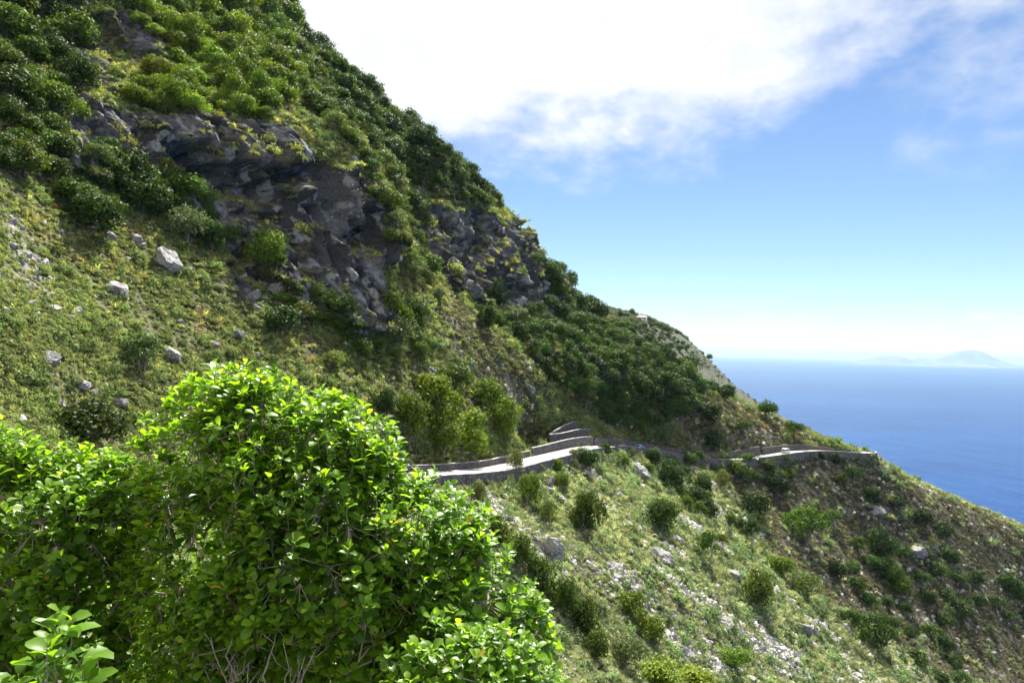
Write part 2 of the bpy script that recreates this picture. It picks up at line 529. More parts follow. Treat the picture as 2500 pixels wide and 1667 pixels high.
fit = tps_fit(CTRL)
NC, N_LO, N_HI = 1000, 190, 250
uu = np.concatenate([np.linspace(math.log(10.5), math.log(55), 140, endpoint=False), np.linspace(math.log(55), math.log(312), 760, endpoint=False), np.linspace(math.log(312), math.log(440), 100)])
yc = np.exp(uu)
xr, zr = road_at(yc)
past = smooth(304, 325, yc)
slope_r = np.interp(yc, road_np[:, 1], np.abs(tang[:, 0]) / np.maximum(tang[:, 1], 0.35))
hw = (RW + 0.35) * np.sqrt(1 + slope_r ** 2) * (1 - past)
zb = zr - 0.25
q_lo, q_hi = -0.80, 0.62
fl = np.linspace(1, 0, N_LO) ** 1.15
fh = np.linspace(0, 1, N_HI) ** 1.1
Zlo = zb[:, None] + (q_lo * yc - zb)[:, None] * fl[None]
Zhi = zb[:, None] + (q_hi * yc - zb)[:, None] * fh[None]
Z = np.concatenate([Zlo, Zhi], 1)                     # the two middle rows are both at the road bench
NR = N_LO + N_HI
Y = np.repeat(yc[:, None], NR, 1)
lowc = np.linspace(0, 1, 60)
X = tps_eval(fit, np.log(Y), Z / Y) * Y
xb = tps_eval(fit, uu, zb / yc) * yc
corr = (xr - xb) * (1 - past)
dz = Z - zb[:, None]
X += corr[:, None] * np.exp(-(dz / 9.0) ** 2)
X0 = X.copy()

PX, PY = project(X, Y, Z)
wx = fbm(X / 9, Y / 9, Z / 9, 4, 3) * 32; wy = fbm(X / 9, Y / 9, Z / 9, 4, 91) * 32
qx, qy = PX + wx, PY + wy
CLIFF = [
    [(150, 300), (190, 200), (300, 270), (420, 290), (520, 275), (640, 300), (720, 320), (800, 390), (880, 430), (925, 540), (965, 640), (935, 690), (955, 770), (900, 810), (790, 770), (690, 720), (600, 650), (545, 610), (520, 560), (470, 520), (380, 470), (260, 430), (150, 410)],
    [(1005, 530), (1060, 500), (1150, 500), (1230, 530), (1290, 590), (1340, 650), (1362, 705), (1330, 770), (1250, 765), (1170, 735), (1060, 700), (1025, 610)],
    [(1300, 805), (1385, 790), (1395, 850), (1330, 875)], [(1440, 880), (1480, 870), (1505, 930), (1470, 935)], [(1590, 905), (1620, 900), (1632, 945), (1600, 950)],
    [(200, 40), (330, 0), (420, 60), (450, 130), (400, 160), (280, 110)], [(170, 150), (240, 110), (290, 180), (260, 260), (190, 230)], [(380, 70), (440, 90), (450, 160), (395, 150)],
    [(990, 365), (1030, 360), (1040, 420), (1000, 420)], [(560, 640), (640, 650), (700, 720), (640, 740), (590, 700)],
    [(2190, 1330), (2270, 1320), (2300, 1350), (2210, 1360)], [(2090, 1230), (2170, 1235), (2200, 1270), (2120, 1265)],
]
rock = np.zeros(X.shape)
for p in CLIFF: rock = np.maximum(rock, inside(p, qx, qy))
# ledges of greenery break the cliffs up
rock *= smooth(-0.62, -0.40, fbm(X / 13, Y / 13, Z / 7, 4, 55) )
road_clear = smooth(2.0, 9.0, np.abs(dz)) * (1 - past[:, None]) + past[:, None]
near_fade = smooth(20, 50, Y)
# broad relief: gullies running down the fall line
rel = fbm(Y / 34, (X + Z * 1.2) / 120, Z * 0.012, 4, 21) * 2.6 + fbm(X / 7, Y / 7, Z / 7, 4, 33) * 0.75
X += rel * road_clear * near_fade * (0.5 + 0.5 * smooth(60, 150, Y))
# cliffs: columns, blocks and overhangs
rk = smooth(0.05, 0.9, rock) * road_clear
# caves and overhangs under the brow of the near cliff
CAVES = [((540, 440), 60, 46, 7), ((455, 385), 45, 40, 5), ((705, 432), 75, 30, 6), ((610, 480), 50, 30, 5), ((1150, 585), 38, 45, 6), ((500, 410), 45, 45, 5), ((900, 560), 30, 45, 4), ((850, 610), 30, 50, 4), ((620, 640), 30, 30, 4)]
for (cx, cy), ax, ay, dep in CAVES:
    g = ((qx - cx) / ax) ** 2 + ((qy - cy) / ay) ** 2
    top = smooth(-1.05, -0.7, (qy - cy) / ay)            # sharp brow, gentle sill
    X -= dep * 0.95 * np.exp(-g ** 2 * 0.9) * top * rk
    Y += dep * 0.55 * np.exp(-g ** 2 * 0.9) * top * rk
sel = rk > 0
xs, ys, zs = X[sel], Y[sel], Z[sel]
ru, rv, rw = 0.83 * xs + 0.55 * zs, ys + 0.25 * xs, 0.55 * xs - 0.83 * zs        # out of the face, across it, down it
w1, w2, c1 = worley(ru / 9, rv / 5.5, rw / 17, 5)
w3, w4, c2 = worley(ru / 4 + 3, rv / 2.1, rw / 5.5, 8)
rd = fbm(ru / 14, rv / 7, rw / 38, 5, 71, 0.55, True)
rf = fbm(ru / 4, rv / 2.6, rw / 8, 4, 77, 0.6, True)
tilt = np.sin(c1 * 40) * (rv - np.floor(rv / 5.5) * 5.5) * 0.22
disp = (c1 - 0.5) * 3.6 + tilt - smooth(0.18, 0.0, w2 - w1) * 1.5 + (c2 - 0.5) * 1.8 - smooth(0.16, 0, w4 - w3) * 0.8 + rd * 4.2 + rf * 1.4
X[sel] += disp * rk[sel] * np.clip(ys / 150, 0.7, 1.5) * 0.9
Y[sel] -= (disp * 0.4 + fbm(xs / 3, ys / 3, zs / 3, 3, 44) * 0.6) * rk[sel]
Z[sel] += fbm(xs / 4, ys / 4, zs / 4, 3, 14) * 0.7 * rk[sel]
# room for the terraced walls at the bend
rpx_c, _ = project(xr, yc, zr)
X -= (6.5 * smooth(1325, 1365, rpx_c) * smooth(1490, 1462, rpx_c))[:, None] * np.where(dz > 0, np.exp(-(np.clip(dz - 2.5, 0, None) / 4.0) ** 2) * smooth(0.0, 1.5, dz), 0)
# cut the road bench into the slope
cut = np.where(np.arange(NR)[None] >= N_LO, -np.exp(-np.clip(dz, 0, None) / 9.0), np.exp(np.clip(dz, None, 0) / 1.5))
X += hw[:, None] * cut

# ground cover classes
SCREE = [
    [(0, 520), (60, 560), (110, 640), (150, 720), (120, 740), (60, 680), (0, 640)], [(150, 700), (190, 760), (240, 840), (200, 840)],
    [(1100, 1215), (1180, 1200), (1300, 1310), (1400, 1420), (1370, 1450), (1230, 1360), (1130, 1280)],
    [(1560, 1330), (1640, 1350), (1760, 1440), (1900, 1560), (1990, 1667), (1860, 1667), (1740, 1540), (1600, 1420)],
    [(1640, 1240), (1760, 1290), (1900, 1440), (2010, 1530), (2150, 1667), (2280, 1720), (2100, 1720), (1960, 1560), (1800, 1420)],
    [(1430, 1380), (1540, 1400), (1700, 1530), (1780, 1640), (1700, 1640), (1560, 1520)],
    [(1700, 1130), (1760, 1200), (1800, 1300), (1760, 1290), (1690, 1180)], [(880, 590), (960, 640), (1000, 680), (940, 690)],
]
scree = np.zeros(X.shape)
for p in SCREE: scree = np.maximum(scree, inside(p, PX + wx * 1.2, PY + wy * 1.2))
scree *= np.where(dz > 0, 0.6, 1.0)
scree *= (1 - rock) * smooth(-0.12, 0.22, fbm(Y / 3.2, (X + Z * 1.25) / 4.5, Z / 22, 4, 611) + 0.35 * fbm(X / 1.5, Y / 1.5, Z / 1.5, 2, 613))
DRY_AND_SHADED = [
    [(1830, 1080), (2080, 1110), (2500, 1290), (2600, 1400), (2600, 1700), (2300, 1667), (2150, 1560), (1960, 1430), (1840, 1300), (1760, 1180)],
    [(1650, 980), (1790, 970), (1960, 1040), (2060, 1095), (1900, 1090), (1720, 1100)], [(1040, 700), (1200, 790), (1340, 940), (1330, 1050), (1240, 1040), (1120, 880)],  # last outline darkens the middle slope, painting in the shade of its face
]
dry = np.zeros(X.shape)
for p in DRY_AND_SHADED: dry = np.maximum(dry, inside(p, qx, qy))
for i in range(2):                                            # soften
    for a in (scree, dry, rock):
        a[1:-1, 1:-1] = (a[1:-1, 1:-1] * 2 + a[:-2, 1:-1] + a[2:, 1:-1] + a[1:-1, :-2] + a[1:-1, 2:]) / 6

# ground colour darkened for the shade under the closed woods: the same outlines the woods are planted in
FLOOR = [[(300, -30), (690, -30), (760, 90), (720, 250), (640, 300), (520, 270), (440, 290), (330, 260), (420, 150), (330, 60)],
         [(620, -30), (720, -30), (800, 90), (930, 225), (1080, 330), (1200, 450), (1262, 530), (1150, 500), (1060, 480), (960, 440), (860, 360), (740, 260), (700, 120)],
         [(1200, 560), (1290, 545), (1400, 690), (1640, 850), (1740, 960), (1690, 1010), (1560, 1060), (1400, 990), (1260, 830), (1200, 790), (1365, 700)]]
ii = np.arange(NC)[:, None] * NR + np.arange(NR)[None]
quads = np.stack([ii[:-1, :-1], ii[1:, :-1], ii[1:, 1:], ii[:-1, 1:]], -1).reshape(-1, 4)
TV = np.stack([X, Y, Z], -1).reshape(-1, 3)
me = mesh_np('mountainside', TV, quads, M['terrain'], True)
ca = me.color_attributes.new('mask', 'FLOAT_COLOR', 'POINT')
ca.data.foreach_set('color', np.stack([rock, scree, dry, np.ones_like(dry)], -1).astype(np.float32).ravel())
tB = 0.5 + 0.5 * fbm(X / 4, Y / 4, Z / 4, 4, 201, 0.6)
tC = 0.5 + 0.55 * fbm((0.83 * X + 0.55 * Z) / 1.8, Y / 1.4, (0.55 * X - 0.83 * Z) / 3.6, 3, 205, 0.65)
tR = 0.5 + 0.55 * fbm((0.83 * X + 0.55 * Z) / 9, Y / 5, (0.55 * X - 0.83 * Z) / 18, 4, 209, 0.6)
TN = np.cross(np.stack([np.gradient(a, axis=0) for a in (X, Y, Z)], -1), np.stack([np.gradient(a, axis=1) for a in (X, Y, Z)], -1))
TN /= np.maximum(np.linalg.norm(TN, axis=-1), 1e-9)[..., None]
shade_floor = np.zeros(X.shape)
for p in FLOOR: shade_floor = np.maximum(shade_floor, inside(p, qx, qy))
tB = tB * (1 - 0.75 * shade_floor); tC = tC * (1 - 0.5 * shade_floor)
ledge = smooth(0.64, 0.80, TN[..., 2] + (tC - 0.5) * 0.5) * smooth(0.42, 0.56, tB)
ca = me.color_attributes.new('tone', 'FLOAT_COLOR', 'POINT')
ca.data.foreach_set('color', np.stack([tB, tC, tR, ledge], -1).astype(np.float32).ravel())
terrain = tag(link('mountainside_terrain', me), kind='structure')
print('terrain', len(quads), round(time.time() - T0, 1))

BVH = BVHTree.FromPolygons([tuple(v) for v in TV.tolist()], quads.tolist())
print('bvh', round(time.time() - T0, 1))


def hit(px, py):
    """the point of the slope that pixel shows (None for sky and sea)"""
    p, q = ray(px, py)
    d = Vector((float(p), 1.0, float(q))).normalized()
    loc, nor, _, _ = BVH.ray_cast(Vector((0, 0, 0)) + d * 11.5, d)
    if loc is None: return None
    if nor.dot(d) > 0: nor = -nor
    return loc, nor


# ------------------------------------------------------------------ ground under the camera, road, sea, far land
def near_ground():
    xs_ = np.linspace(-34, 18, 90); ys_ = np.linspace(-12, 12.5, 50)
    XX, YY = np.meshgrid(xs_, ys_, indexing='ij')
    xr_, zr_ = road_at(YY)
    o = XX - xr_
    ZZ = zr_ - 0.25 - 0.76 * np.clip(o - 3.2, 0, None) + 1.3 * np.clip(-o - 3.4, 0, 3) + 0.7 * np.clip(-o - 6.4, 0, None)
    ZZ += fbm(XX / 2.5, YY / 2.5, ZZ * 0, 4, 5) * 0.25 * smooth(3.3, 5, np.abs(o))
    ids = np.arange(90)[:, None] * 50 + np.arange(50)[None]
    qd = np.stack([ids[:-1, :-1], ids[1:, :-1], ids[1:, 1:], ids[:-1, 1:]], -1).reshape(-1, 4)
    m_ = mesh_np('near_ground', np.stack([XX, YY, ZZ], -1).reshape(-1, 3), qd, M['terrain'], True)
    z0 = np.zeros(XX.size)
    for nm, cols in (('mask', (z0, z0, z0 + 0.4, z0 + 1)), ('tone', (z0 + 0.5, 0.5 + fbm(XX, YY, ZZ, 3, 9).ravel() * 0.5, z0 + 0.5, z0))):
        c_ = m_.color_attributes.new(nm, 'FLOAT_COLOR', 'POINT'); c_.data.foreach_set('color', np.stack(cols, -1).astype(np.float32).ravel())
    tag(link('ground', m_), kind='structure')
    return XX, YY, ZZ


NG = near_ground()


def near_z(x, y):
    i = np.abs(NG[0][:, 0] - x).argmin(); j = np.abs(NG[1][0] - y).argmin(); return float(NG[2][i, j])


def mat_concrete():
    t = NT('road_concrete')
    n1 = t.noise(0.35, 4, 0.6, t.pos()); n2 = t.noise(3.0, 4, 0.6, t.pos())
    c = t.mix(t.ramp(n1, 0.35, 0.65), (0.28, 0.27, 0.255), (0.37, 0.36, 0.345))
    c = t.mix(t.ramp(n2, 0.5, 0.75, 0, 0.35), c, (0.24, 0.225, 0.21))
    c = t.mix(t.ramp(t.noise(0.9, 3, 0.7, t.pos()), 0.52, 0.66, 0, 0.45), c, (0.20, 0.19, 0.175))
    return t.done(t.bsdf(c, 0.9, 0.2, t.bump(n2, 0.2, 0.05)))


M['concrete'] = mat_concrete()


def strip(pa, pb, za, zb_, thick_dir, thick):
    """a wall: plan line pa, bottom heights za, top heights zb_, thickness along thick_dir"""
    n = len(pa); v = []
    for i in range(n):
        x, y = pa[i, 0], pa[i, 1]; dx, dy = thick_dir[i, 0] * thick, thick_dir[i, 1] * thick
        v += [(x, y, za[i]), (x, y, zb_[i]), (x + dx, y + dy, zb_[i]), (x + dx, y + dy, za[i])]
    f = []
    for i in range(n - 1):
        for k in range(4):
            f.append((i * 4 + k, i * 4 + (k + 1) % 4, i * 4 + 4 + (k + 1) % 4, i * 4 + 4 + k))
    f += [(3, 2, 1, 0), tuple((n - 1) * 4 + k for k in range(4))]
    return v, f


def build_road():
    mb = MB(); n = len(road_np)
    ls = road_np - outw * RW; rs = road_np + outw * RW
    v = []
    for i in range(n):
        crown = 0.05
        v += [tuple(ls[i]), (road_np[i, 0], road_np[i, 1], road_np[i, 2] + crown), tuple(rs[i]), (rs[i, 0], rs[i, 1], rs[i, 2] - 0.22), (ls[i, 0], ls[i, 1], ls[i, 2] - 0.22)]
    f = [(i * 5 + k, i * 5 + (k + 1) % 5, i * 5 + 5 + (k + 1) % 5, i * 5 + 5 + k) for i in range(n - 1) for k in range(5)]
    mb.add(v, f); o = mb.build('road', M['concrete']); tag(o, kind='structure')


build_road()


def wall(name, label, sel_, off, bot, top, mat, coping=True, thick=0.5, group=None):
    """a masonry wall along the road: off = plan offset towards the sea, bot/top = heights above the road"""
    idx = np.where(sel_)[0]
    p = road_np[idx] + outw[idx] * np.broadcast_to(off, (len(idx),))[:, None]
    za = road_np[idx, 2] + bot; zt = road_np[idx, 2] + top
    zt = zt + RNG.normal(0, 0.03, len(zt))
    root = bpy.data.objects.new(name, None); COL.objects.link(root); root.location = tuple(p[len(p) // 2])
    o0 = np.array(root.location)
    side = outw[idx] * (-1 if off[0] < 0 else 1)
    v, f = strip(p - o0, None, za - o0[2], zt - o0[2], side, thick)
    MB().add(v, f).build('masonry', mat, root)
    if coping:
        v, f = strip(p - o0 - side * 0.06, None, zt - o0[2], zt - o0[2] + 0.12, side, thick + 0.12)
        MB().add(v, f).build('coping', M['coping'], root)
    return tag(root, label, 'wall', group, 'thing')


ry = road_np[:, 1]
rpx, rpy = project(road_np[:, 0], np.maximum(ry, 1), road_np[:, 2])
main = (np.arange(len(road_np)) < np.argmax(ry > 303))


def ramp_h(px, pts): return np.interp(px, [a for a, _ in pts], [b for _, b in pts])


sel_ = main & (ry > 97) & (rpx < 1328); wall('stone_wall', 'low stone wall on the uphill side of the near road below the yellow-green trees', sel_, -RW - 0.02 + 0 * ry[sel_], -0.6, ramp_h(rpx[sel_], [(900, 0.9), (1200, 1.15), (1328, 1.25)]), M['wall'])
sel_ = main & (rpx >= 1328) & (rpx < 1474) & (ry > 100); wall('stone_wall', 'lowest tier of the three curved terrace walls, directly beside the pale road', sel_, -RW - 0.02 + 0 * ry[sel_], -0.6, ramp_h(rpx[sel_], [(1328, 1.7), (1400, 2.0), (1474, 2.5)]), M['wall'])
sel_ = main & (rpx >= 1474) & (rpx < 1872); wall('stone_wall', 'long dark stone wall behind the blue car, rising to a step', sel_, -RW - 0.02 + 0 * ry[sel_], -0.6, ramp_h(rpx[sel_], [(1474, 2.2), (1569, 2.4), (1640, 2.2), (1770, 2.2), (1872, 3.4)]), M['wall'], False)
sel_ = main & (rpx >= 1872); wall('stone_wall', 'dark stone wall behind the white van, ending at the bare point', sel_, -RW - 0.02 + 0 * ry[sel_], -0.6, ramp_h(rpx[sel_], [(1872, 2.6), (1968, 2.2), (1992, 2.2), (1996, 1.6), (2048, 1.3), (2100, 1.2)]), M['wall'], False)
sel_ = main & (rpx >= 1500) & (rpx < 1572); wall('stone_wall', 'short upper wall set back above the long wall by the blue car', sel_, -RW - 1.3 + 0 * ry[sel_], 1.6, 3.4 + 0 * ry[sel_], M['wall'], False)
TIER2 = [(1340, 1061), (1371, 1058), (1419, 1047), (1445, 1047.5), (1460, 1054.5), (1474, 1066)]
TIER3 = [(1344, 1059), (1373.6, 1041), (1399, 1030), (1422, 1030), (1435, 1035.5), (1449, 1047)]
for tier, off, lab, b0 in ((TIER2, 2.3, 'middle tier of the three curved terrace walls above the road bend', 1.2), (TIER3, 4.4, 'topmost arched tier of the three terrace walls above the road bend', 2.5)):
    p = road_np - outw * (RW + off)
    tpx, tpy = project(p[:, 0], np.maximum(p[:, 1], 1), p[:, 2])
    sel_ = main & (tpx > tier[0][0]) & (tpx < tier[-1][0]) & (p[:, 1] > 120)
    pys = ramp_h(tpx[sel_], tier)
    ztop = np.array([float(ray(a, b)[1]) * d for a, b, d in zip(tpx[sel_], pys, p[sel_][:, 1])]) - road_np[sel_][:, 2]
    wall('stone_wall', lab, sel_, -RW - off + 0 * ztop, b0, np.maximum(ztop, b0 + 0.15), M['wall'])
sel_ = main & (ry > 60) & (rpx < 1475); wall('retaining_wall', 'grey retaining wall under the seaward edge of the near road', sel_, RW + 0.02 + 0 * ry[sel_], -6.0, 0.12 + 0 * ry[sel_], M['wall_outer'], False, 0.45)
sel_ = main & (rpx >= 1475) & (rpx < 1835); wall('retaining_wall', 'overgrown retaining wall with pale parapet below the blue car', sel_, RW + 0.02 + 0 * ry[sel_], -6.0, 0.45 + 0 * ry[sel_], M['wall_outer'], True, 0.45)
sel_ = main & (rpx >= 1835); wall('retaining_wall', 'tall pale retaining wall carrying the road round the point by the van', sel_, RW + 0.02 + 0 * ry[sel_], -6.5, ramp_h(rpx[sel_], [(1835, 0.6), (1935, 0.35), (2110, 0.5)]), M['wall_outer'], True, 0.45)
end = np.arange(len(road_np)) >= np.argmax(ry > 302); end &= np.arange(len(road_np)) < np.argmax(ry > 302) + 22
wall('retaining_wall', 'end of the retaining wall curving away at the tip of the point', end, RW + 0.02 + 0 * ry[end], -6.5, 0.5 + 0 * ry[end], M['wall_outer'], True, 0.45)


def mat_sea():
    t = NT('sea_water')
    n0 = t.noise(0.0016, 3, 0.6, t.pos()); n1 = t.noise(0.012, 4, 0.6, t.pos((1, 0.35, 1))); n2 = t.noise(0.11, 3, 0.6, t.pos((1, 0.4, 1)))
    c = t.mix(t.ramp(n0, 0.35, 0.65), (0.0006, 0.024, 0.105), (0.0010, 0.031, 0.125))
    c = t.mix(t.ramp(t.noise(0.0006, 4, 0.6, t.pos((0.35, 1, 1))), 0.45, 0.62, 0, 0.5), c, (0.003, 0.048, 0.155))
    c = t.mix(t.ramp(t.noise(0.07, 2, 0.6, t.pos((1, 0.5, 1))), 0.72, 0.78), c, (0.42, 0.50, 0.62))
    h = t.math('ADD', t.math('MULTIPLY', n1, 6.0), n2)
    return t.done(t.bsdf(c, 0.3, 0.05, t.bump(h, 0.8, 2.0)))


SEA_Z = -300.0


def build_sea():
    n = 96; rr = [250, 900, 2500, 7000, 20000, 60000]
    v = [(0, 200, SEA_Z)]
    for r_ in rr: v += [(r_ * math.cos(a * 2 * math.pi / n), 200 + r_ * math.sin(a * 2 * math.pi / n), SEA_Z) for a in range(n)]
    f = [(0, 1 + a, 1 + (a + 1) % n) for a in range(n)]
    me_ = bpy.data.meshes.new('sea')
    for k in range(len(rr) - 1):
        f += [(1 + k * n + a, 1 + (k + 1) * n + a, 1 + (k + 1) * n + (a + 1) % n, 1 + k * n + (a + 1) % n) for a in range(n)]
    me_.from_pydata(v, [], f); me_.materials.append(mat_sea()); me_.update()
    tag(link('sea', me_), kind='structure')


build_sea()


def build_island():
    prof = [(2095, 0), (2110, 3), (2123, 11), (2149, 19), (2181, 22), (2204, 15), (2230, 12), (2247, 17), (2298, 14), (2315, 24), (2332, 35), (2353, 40), (2370, 39), (2389, 34), (2405, 24), (2423, 15), (2457, 9), (2520, 6), (2560, 0)]
    D = 27000.0
    xs_ = np.linspace(2095, 2560, 140); w = np.interp(xs_, [a for a, _ in prof], [b for _, b in prof]) * D / F
    wn = w + fbm(xs_ / 18, xs_ * 0, xs_ * 0, 4, 3) * np.minimum(w, 40) * 0.35
    p = (xs_ - CX) / F
    js = np.linspace(-1, 1, 31)
    v = np.zeros((140, 31, 3))
    for j, t in enumerate(js):
        yy = D + t * 2600
        k = np.exp(-(t * 1.9) ** 2) * (1 - abs(t) ** 6)
        v[:, j] = np.stack([p * D, np.full(140, yy) + fbm(xs_ / 30, xs_ * 0 + t, xs_ * 0, 3, 8) * 300 * (1 - t * t), SEA_Z - 4 + (wn + 4) * k * (1 + 0.12 * fbm(xs_ / 12, xs_ * 0 + t * 4, xs_ * 0, 3, 6))], -1)
    ids = np.arange(140)[:, None] * 31 + np.arange(31)[None]
    qd = np.stack([ids[:-1, :-1], ids[1:, :-1], ids[1:, 1:], ids[:-1, 1:]], -1).reshape(-1, 4)
    tag(link('island_terrain', mesh_np('island', v.reshape(-1, 3), qd, mat_plain('island_green', (0.11, 0.13, 0.12), 0.95, 0.1, 0.3, 0.002), True)), kind='structure')


build_island()


def build_ridge():
    rows = {560: [(480, 800), (560, 880), (640, 900), (740, 860)], 700: [(480, 1150), (560, 1220), (630, 1240), (740, 1200)], 752: [(480, 1310), (560, 1420), (628, 1475), (740, 1450)], 768: [(480, 1350), (560, 1490), (625, 1560), (700, 1550), (760, 1530)],
            800: [(480, 1400), (560, 1545), (625, 1622), (740, 1590)], 860: [(480, 1510), (560, 1640), (622, 1710), (740, 1680)], 940: [(480, 1650), (560, 1750), (618, 1792), (740, 1750)],
            1025: [(480, 1780), (560, 1880), (615, 1925), (740, 1880)], 1200: [(480, 2050), (560, 2160), (615, 2220), (740, 2170)]}
    C = []
    for py_, r_ in rows.items():
        for d_, px_ in r_:
            p_, q_ = ray(px_, py_); C.append((math.log(d_), float(q_), float(p_)))
    fr = tps_fit(np.array(C))
    U = np.linspace(math.log(470), math.log(760), 170)
    Q = np.linspace(-0.22, 0.19, 230)
    UU, QQ = np.meshgrid(U, Q, indexing='ij'); YY = np.exp(UU); ZZ = QQ * YY
    XX = tps_eval(fr, UU, QQ) * YY
    XX += fbm(YY / 40, (XX + ZZ) / 120, ZZ * 0, 4, 31) * 2.5 + fbm(XX / 8, YY / 8, ZZ / 8, 3, 35) * 0.7
    ids = np.arange(170)[:, None] * 230 + np.arange(230)[None]
    qd = np.stack([ids[:-1, :-1], ids[1:, :-1], ids[1:, 1:], ids[:-1, 1:]], -1).reshape(-1, 4)
    t = NT('ridge_grass')
    n1 = t.noise(0.09, 5, 0.65, t.pos()); n2 = t.noise(0.6, 4, 0.6, t.pos())
    c = t.mix(t.ramp(n1, 0.36, 0.6), (0.055, 0.066, 0.042), (0.105, 0.112, 0.080))
    c = t.mix(t.ramp(n2, 0.52, 0.7, 0, 0.8), c, (0.05, 0.058, 0.038))
    c = t.mix(t.ramp(t.noise(0.035, 3, 0.5, t.pos()), 0.62, 0.72, 0, 0.7), c, (0.16, 0.15, 0.145))
    TVr = np.stack([XX, YY, ZZ], -1).reshape(-1, 3)
    tag(link('far_ridge_terrain', mesh_np('far_ridge', TVr, qd, t.done(t.bsdf(c, 0.95, 0.1, t.bump(n2, 0.8, 1.2))), True)), kind='structure')
    global RIDGE_V, RIDGE_Q
    RIDGE_V, RIDGE_Q = TVr, qd
    return BVHTree.FromPolygons([tuple(v) for v in TVr.tolist()], qd.tolist())


RIDGE = build_ridge()


def hit_ridge(px, py):
    p, q = ray(px, py); d = Vector((float(p), 1, float(q))).normalized()
    loc, nor, _, _ = RIDGE.ray_cast(Vector((0, 0, 0)), d)
    return loc


def build_haze():
    mb = MB().box((-64000, -300, SEA_Z - 3), (64000, 62500, 240))
    t = NT('haze_air')
    pv = t.n('ShaderNodeVolumePrincipled'); pv.inputs['Color'].default_value = (0.36, 0.52, 0.68, 1); pv.inputs['Density'].default_value = 3.2e-5
    pv.inputs['Anisotropy'].default_value = 0.3
    t.l(pv.outputs[0], t.out.inputs['Volume'])
    tag(mb.build('haze', t.m), kind='stuff')


build_haze()
print('setting', round(time.time() - T0, 1))
# ------------------------------------------------------------------ plants
def leaf_cards(C, Nn, size, aspect=0.55, droop=0.0, rng=RNG):
    """diamond leaves, creased along the midrib: centres C, normals Nn, lengths size"""
    n = len(C)
    r = rng.normal(size=(n, 3)); t = np.cross(Nn, r); t /= np.maximum(np.linalg.norm(t, axis=1), 1e-6)[:, None]
    b = np.cross(Nn, t)
    s = size[:, None]
    v = np.stack([C - t * s * 0.5, C + b * s * aspect * 0.5 + Nn * s * 0.08, C + t * s * 0.5, C - b * s * aspect * 0.5 + Nn * s * 0.08], 1)
    v[..., 2] -= droop * np.abs(s)
    f = (np.arange(n)[:, None] * 4 + np.arange(4)[None])
    return v.reshape(-1, 3), f


def crown_mesh(name, mat, seed, rx, rz, cz, lobes, leaves, size, flat=0.0, gap=0.0, low=-0.35):
    """a crown of leafy lobes spread over a dome; gaps stay open between them"""
    g = np.random.default_rng(seed)
    Cs, Ns, Ss = [], [], []
    per = leaves // lobes
    for i in range(lobes):
        a = g.uniform(0, 2 * math.pi); h = g.uniform(low, 1.0); rr = math.sqrt(max(0, 1 - min(1, abs(h)) ** 2)) * g.uniform(0.35, 1.12)
        c = np.array([math.cos(a) * rr * rx * 0.72, math.sin(a) * rr * rx * 0.72, cz + h * rz * 0.68])
        lr = rx * g.choice([g.uniform(0.13, 0.24), g.uniform(0.24, 0.36), g.uniform(0.34, 0.46)])
        m = int(per * (lr / (rx * 0.35)) ** 2)
        d = g.normal(size=(m, 3)); d[:, 2] = d[:, 2] * 0.8 + 0.28; d /= np.linalg.norm(d, axis=1)[:, None]
        bump = 1 + 0.25 * np.sin(d[:, 0] * 7 + i) * np.sin(d[:, 1] * 7 + i * 2)
        pos = c + d * (lr * bump * np.where(g.random(m) < 0.08, g.uniform(1.05, 1.4, m), g.uniform(0.70, 1.06, m)))[:, None] * np.array([1, 1, 0.8 - flat])
        nn = d + g.normal(size=(m, 3)) * 0.55; nn[:, 2] += 0.25; nn /= np.linalg.norm(nn, axis=1)[:, None]
        Cs.append(pos); Ns.append(nn); Ss.append(size * g.uniform(0.65, 1.3, m))
    v, f = leaf_cards(np.concatenate(Cs), np.concatenate(Ns), np.concatenate(Ss), 0.6, 0, g)
    return mesh_np(name, v, f, mat), [c.mean(0) for c in Cs]


def trunk_mesh(name, seed, tips, base_r, stems=1, rx=1.0, mat=None):
    g = np.random.default_rng(seed + 500); mb = MB()
    pick = g.permutation(len(tips))[:9]
    for s_ in range(stems):
        bx, by = (g.uniform(-0.12, 0.12, 2) * rx * (stems > 1))
        fork = np.array([bx * 2.5, by * 2.5, min(t[2] for t in tips) * 0.75])
        mb.tube([(bx, by, -0.6), (bx * 1.6, by * 1.6, fork[2] * 0.5), tuple(fork)], [base_r, base_r * 0.8, base_r * 0.62], 6)
        for t in pick[s_::stems]:
            e_ = tips[t]; m_ = fork * 0.45 + e_ * 0.55 + np.array([*g.uniform(-0.15, 0.15, 2) * rx, -0.1 * rx])
            mb.tube([tuple(fork), tuple(m_), tuple(e_)], [base_r * 0.5, base_r * 0.32, base_r * 0.1], 5)
    return mb.mesh(name, mat or M['bark'])


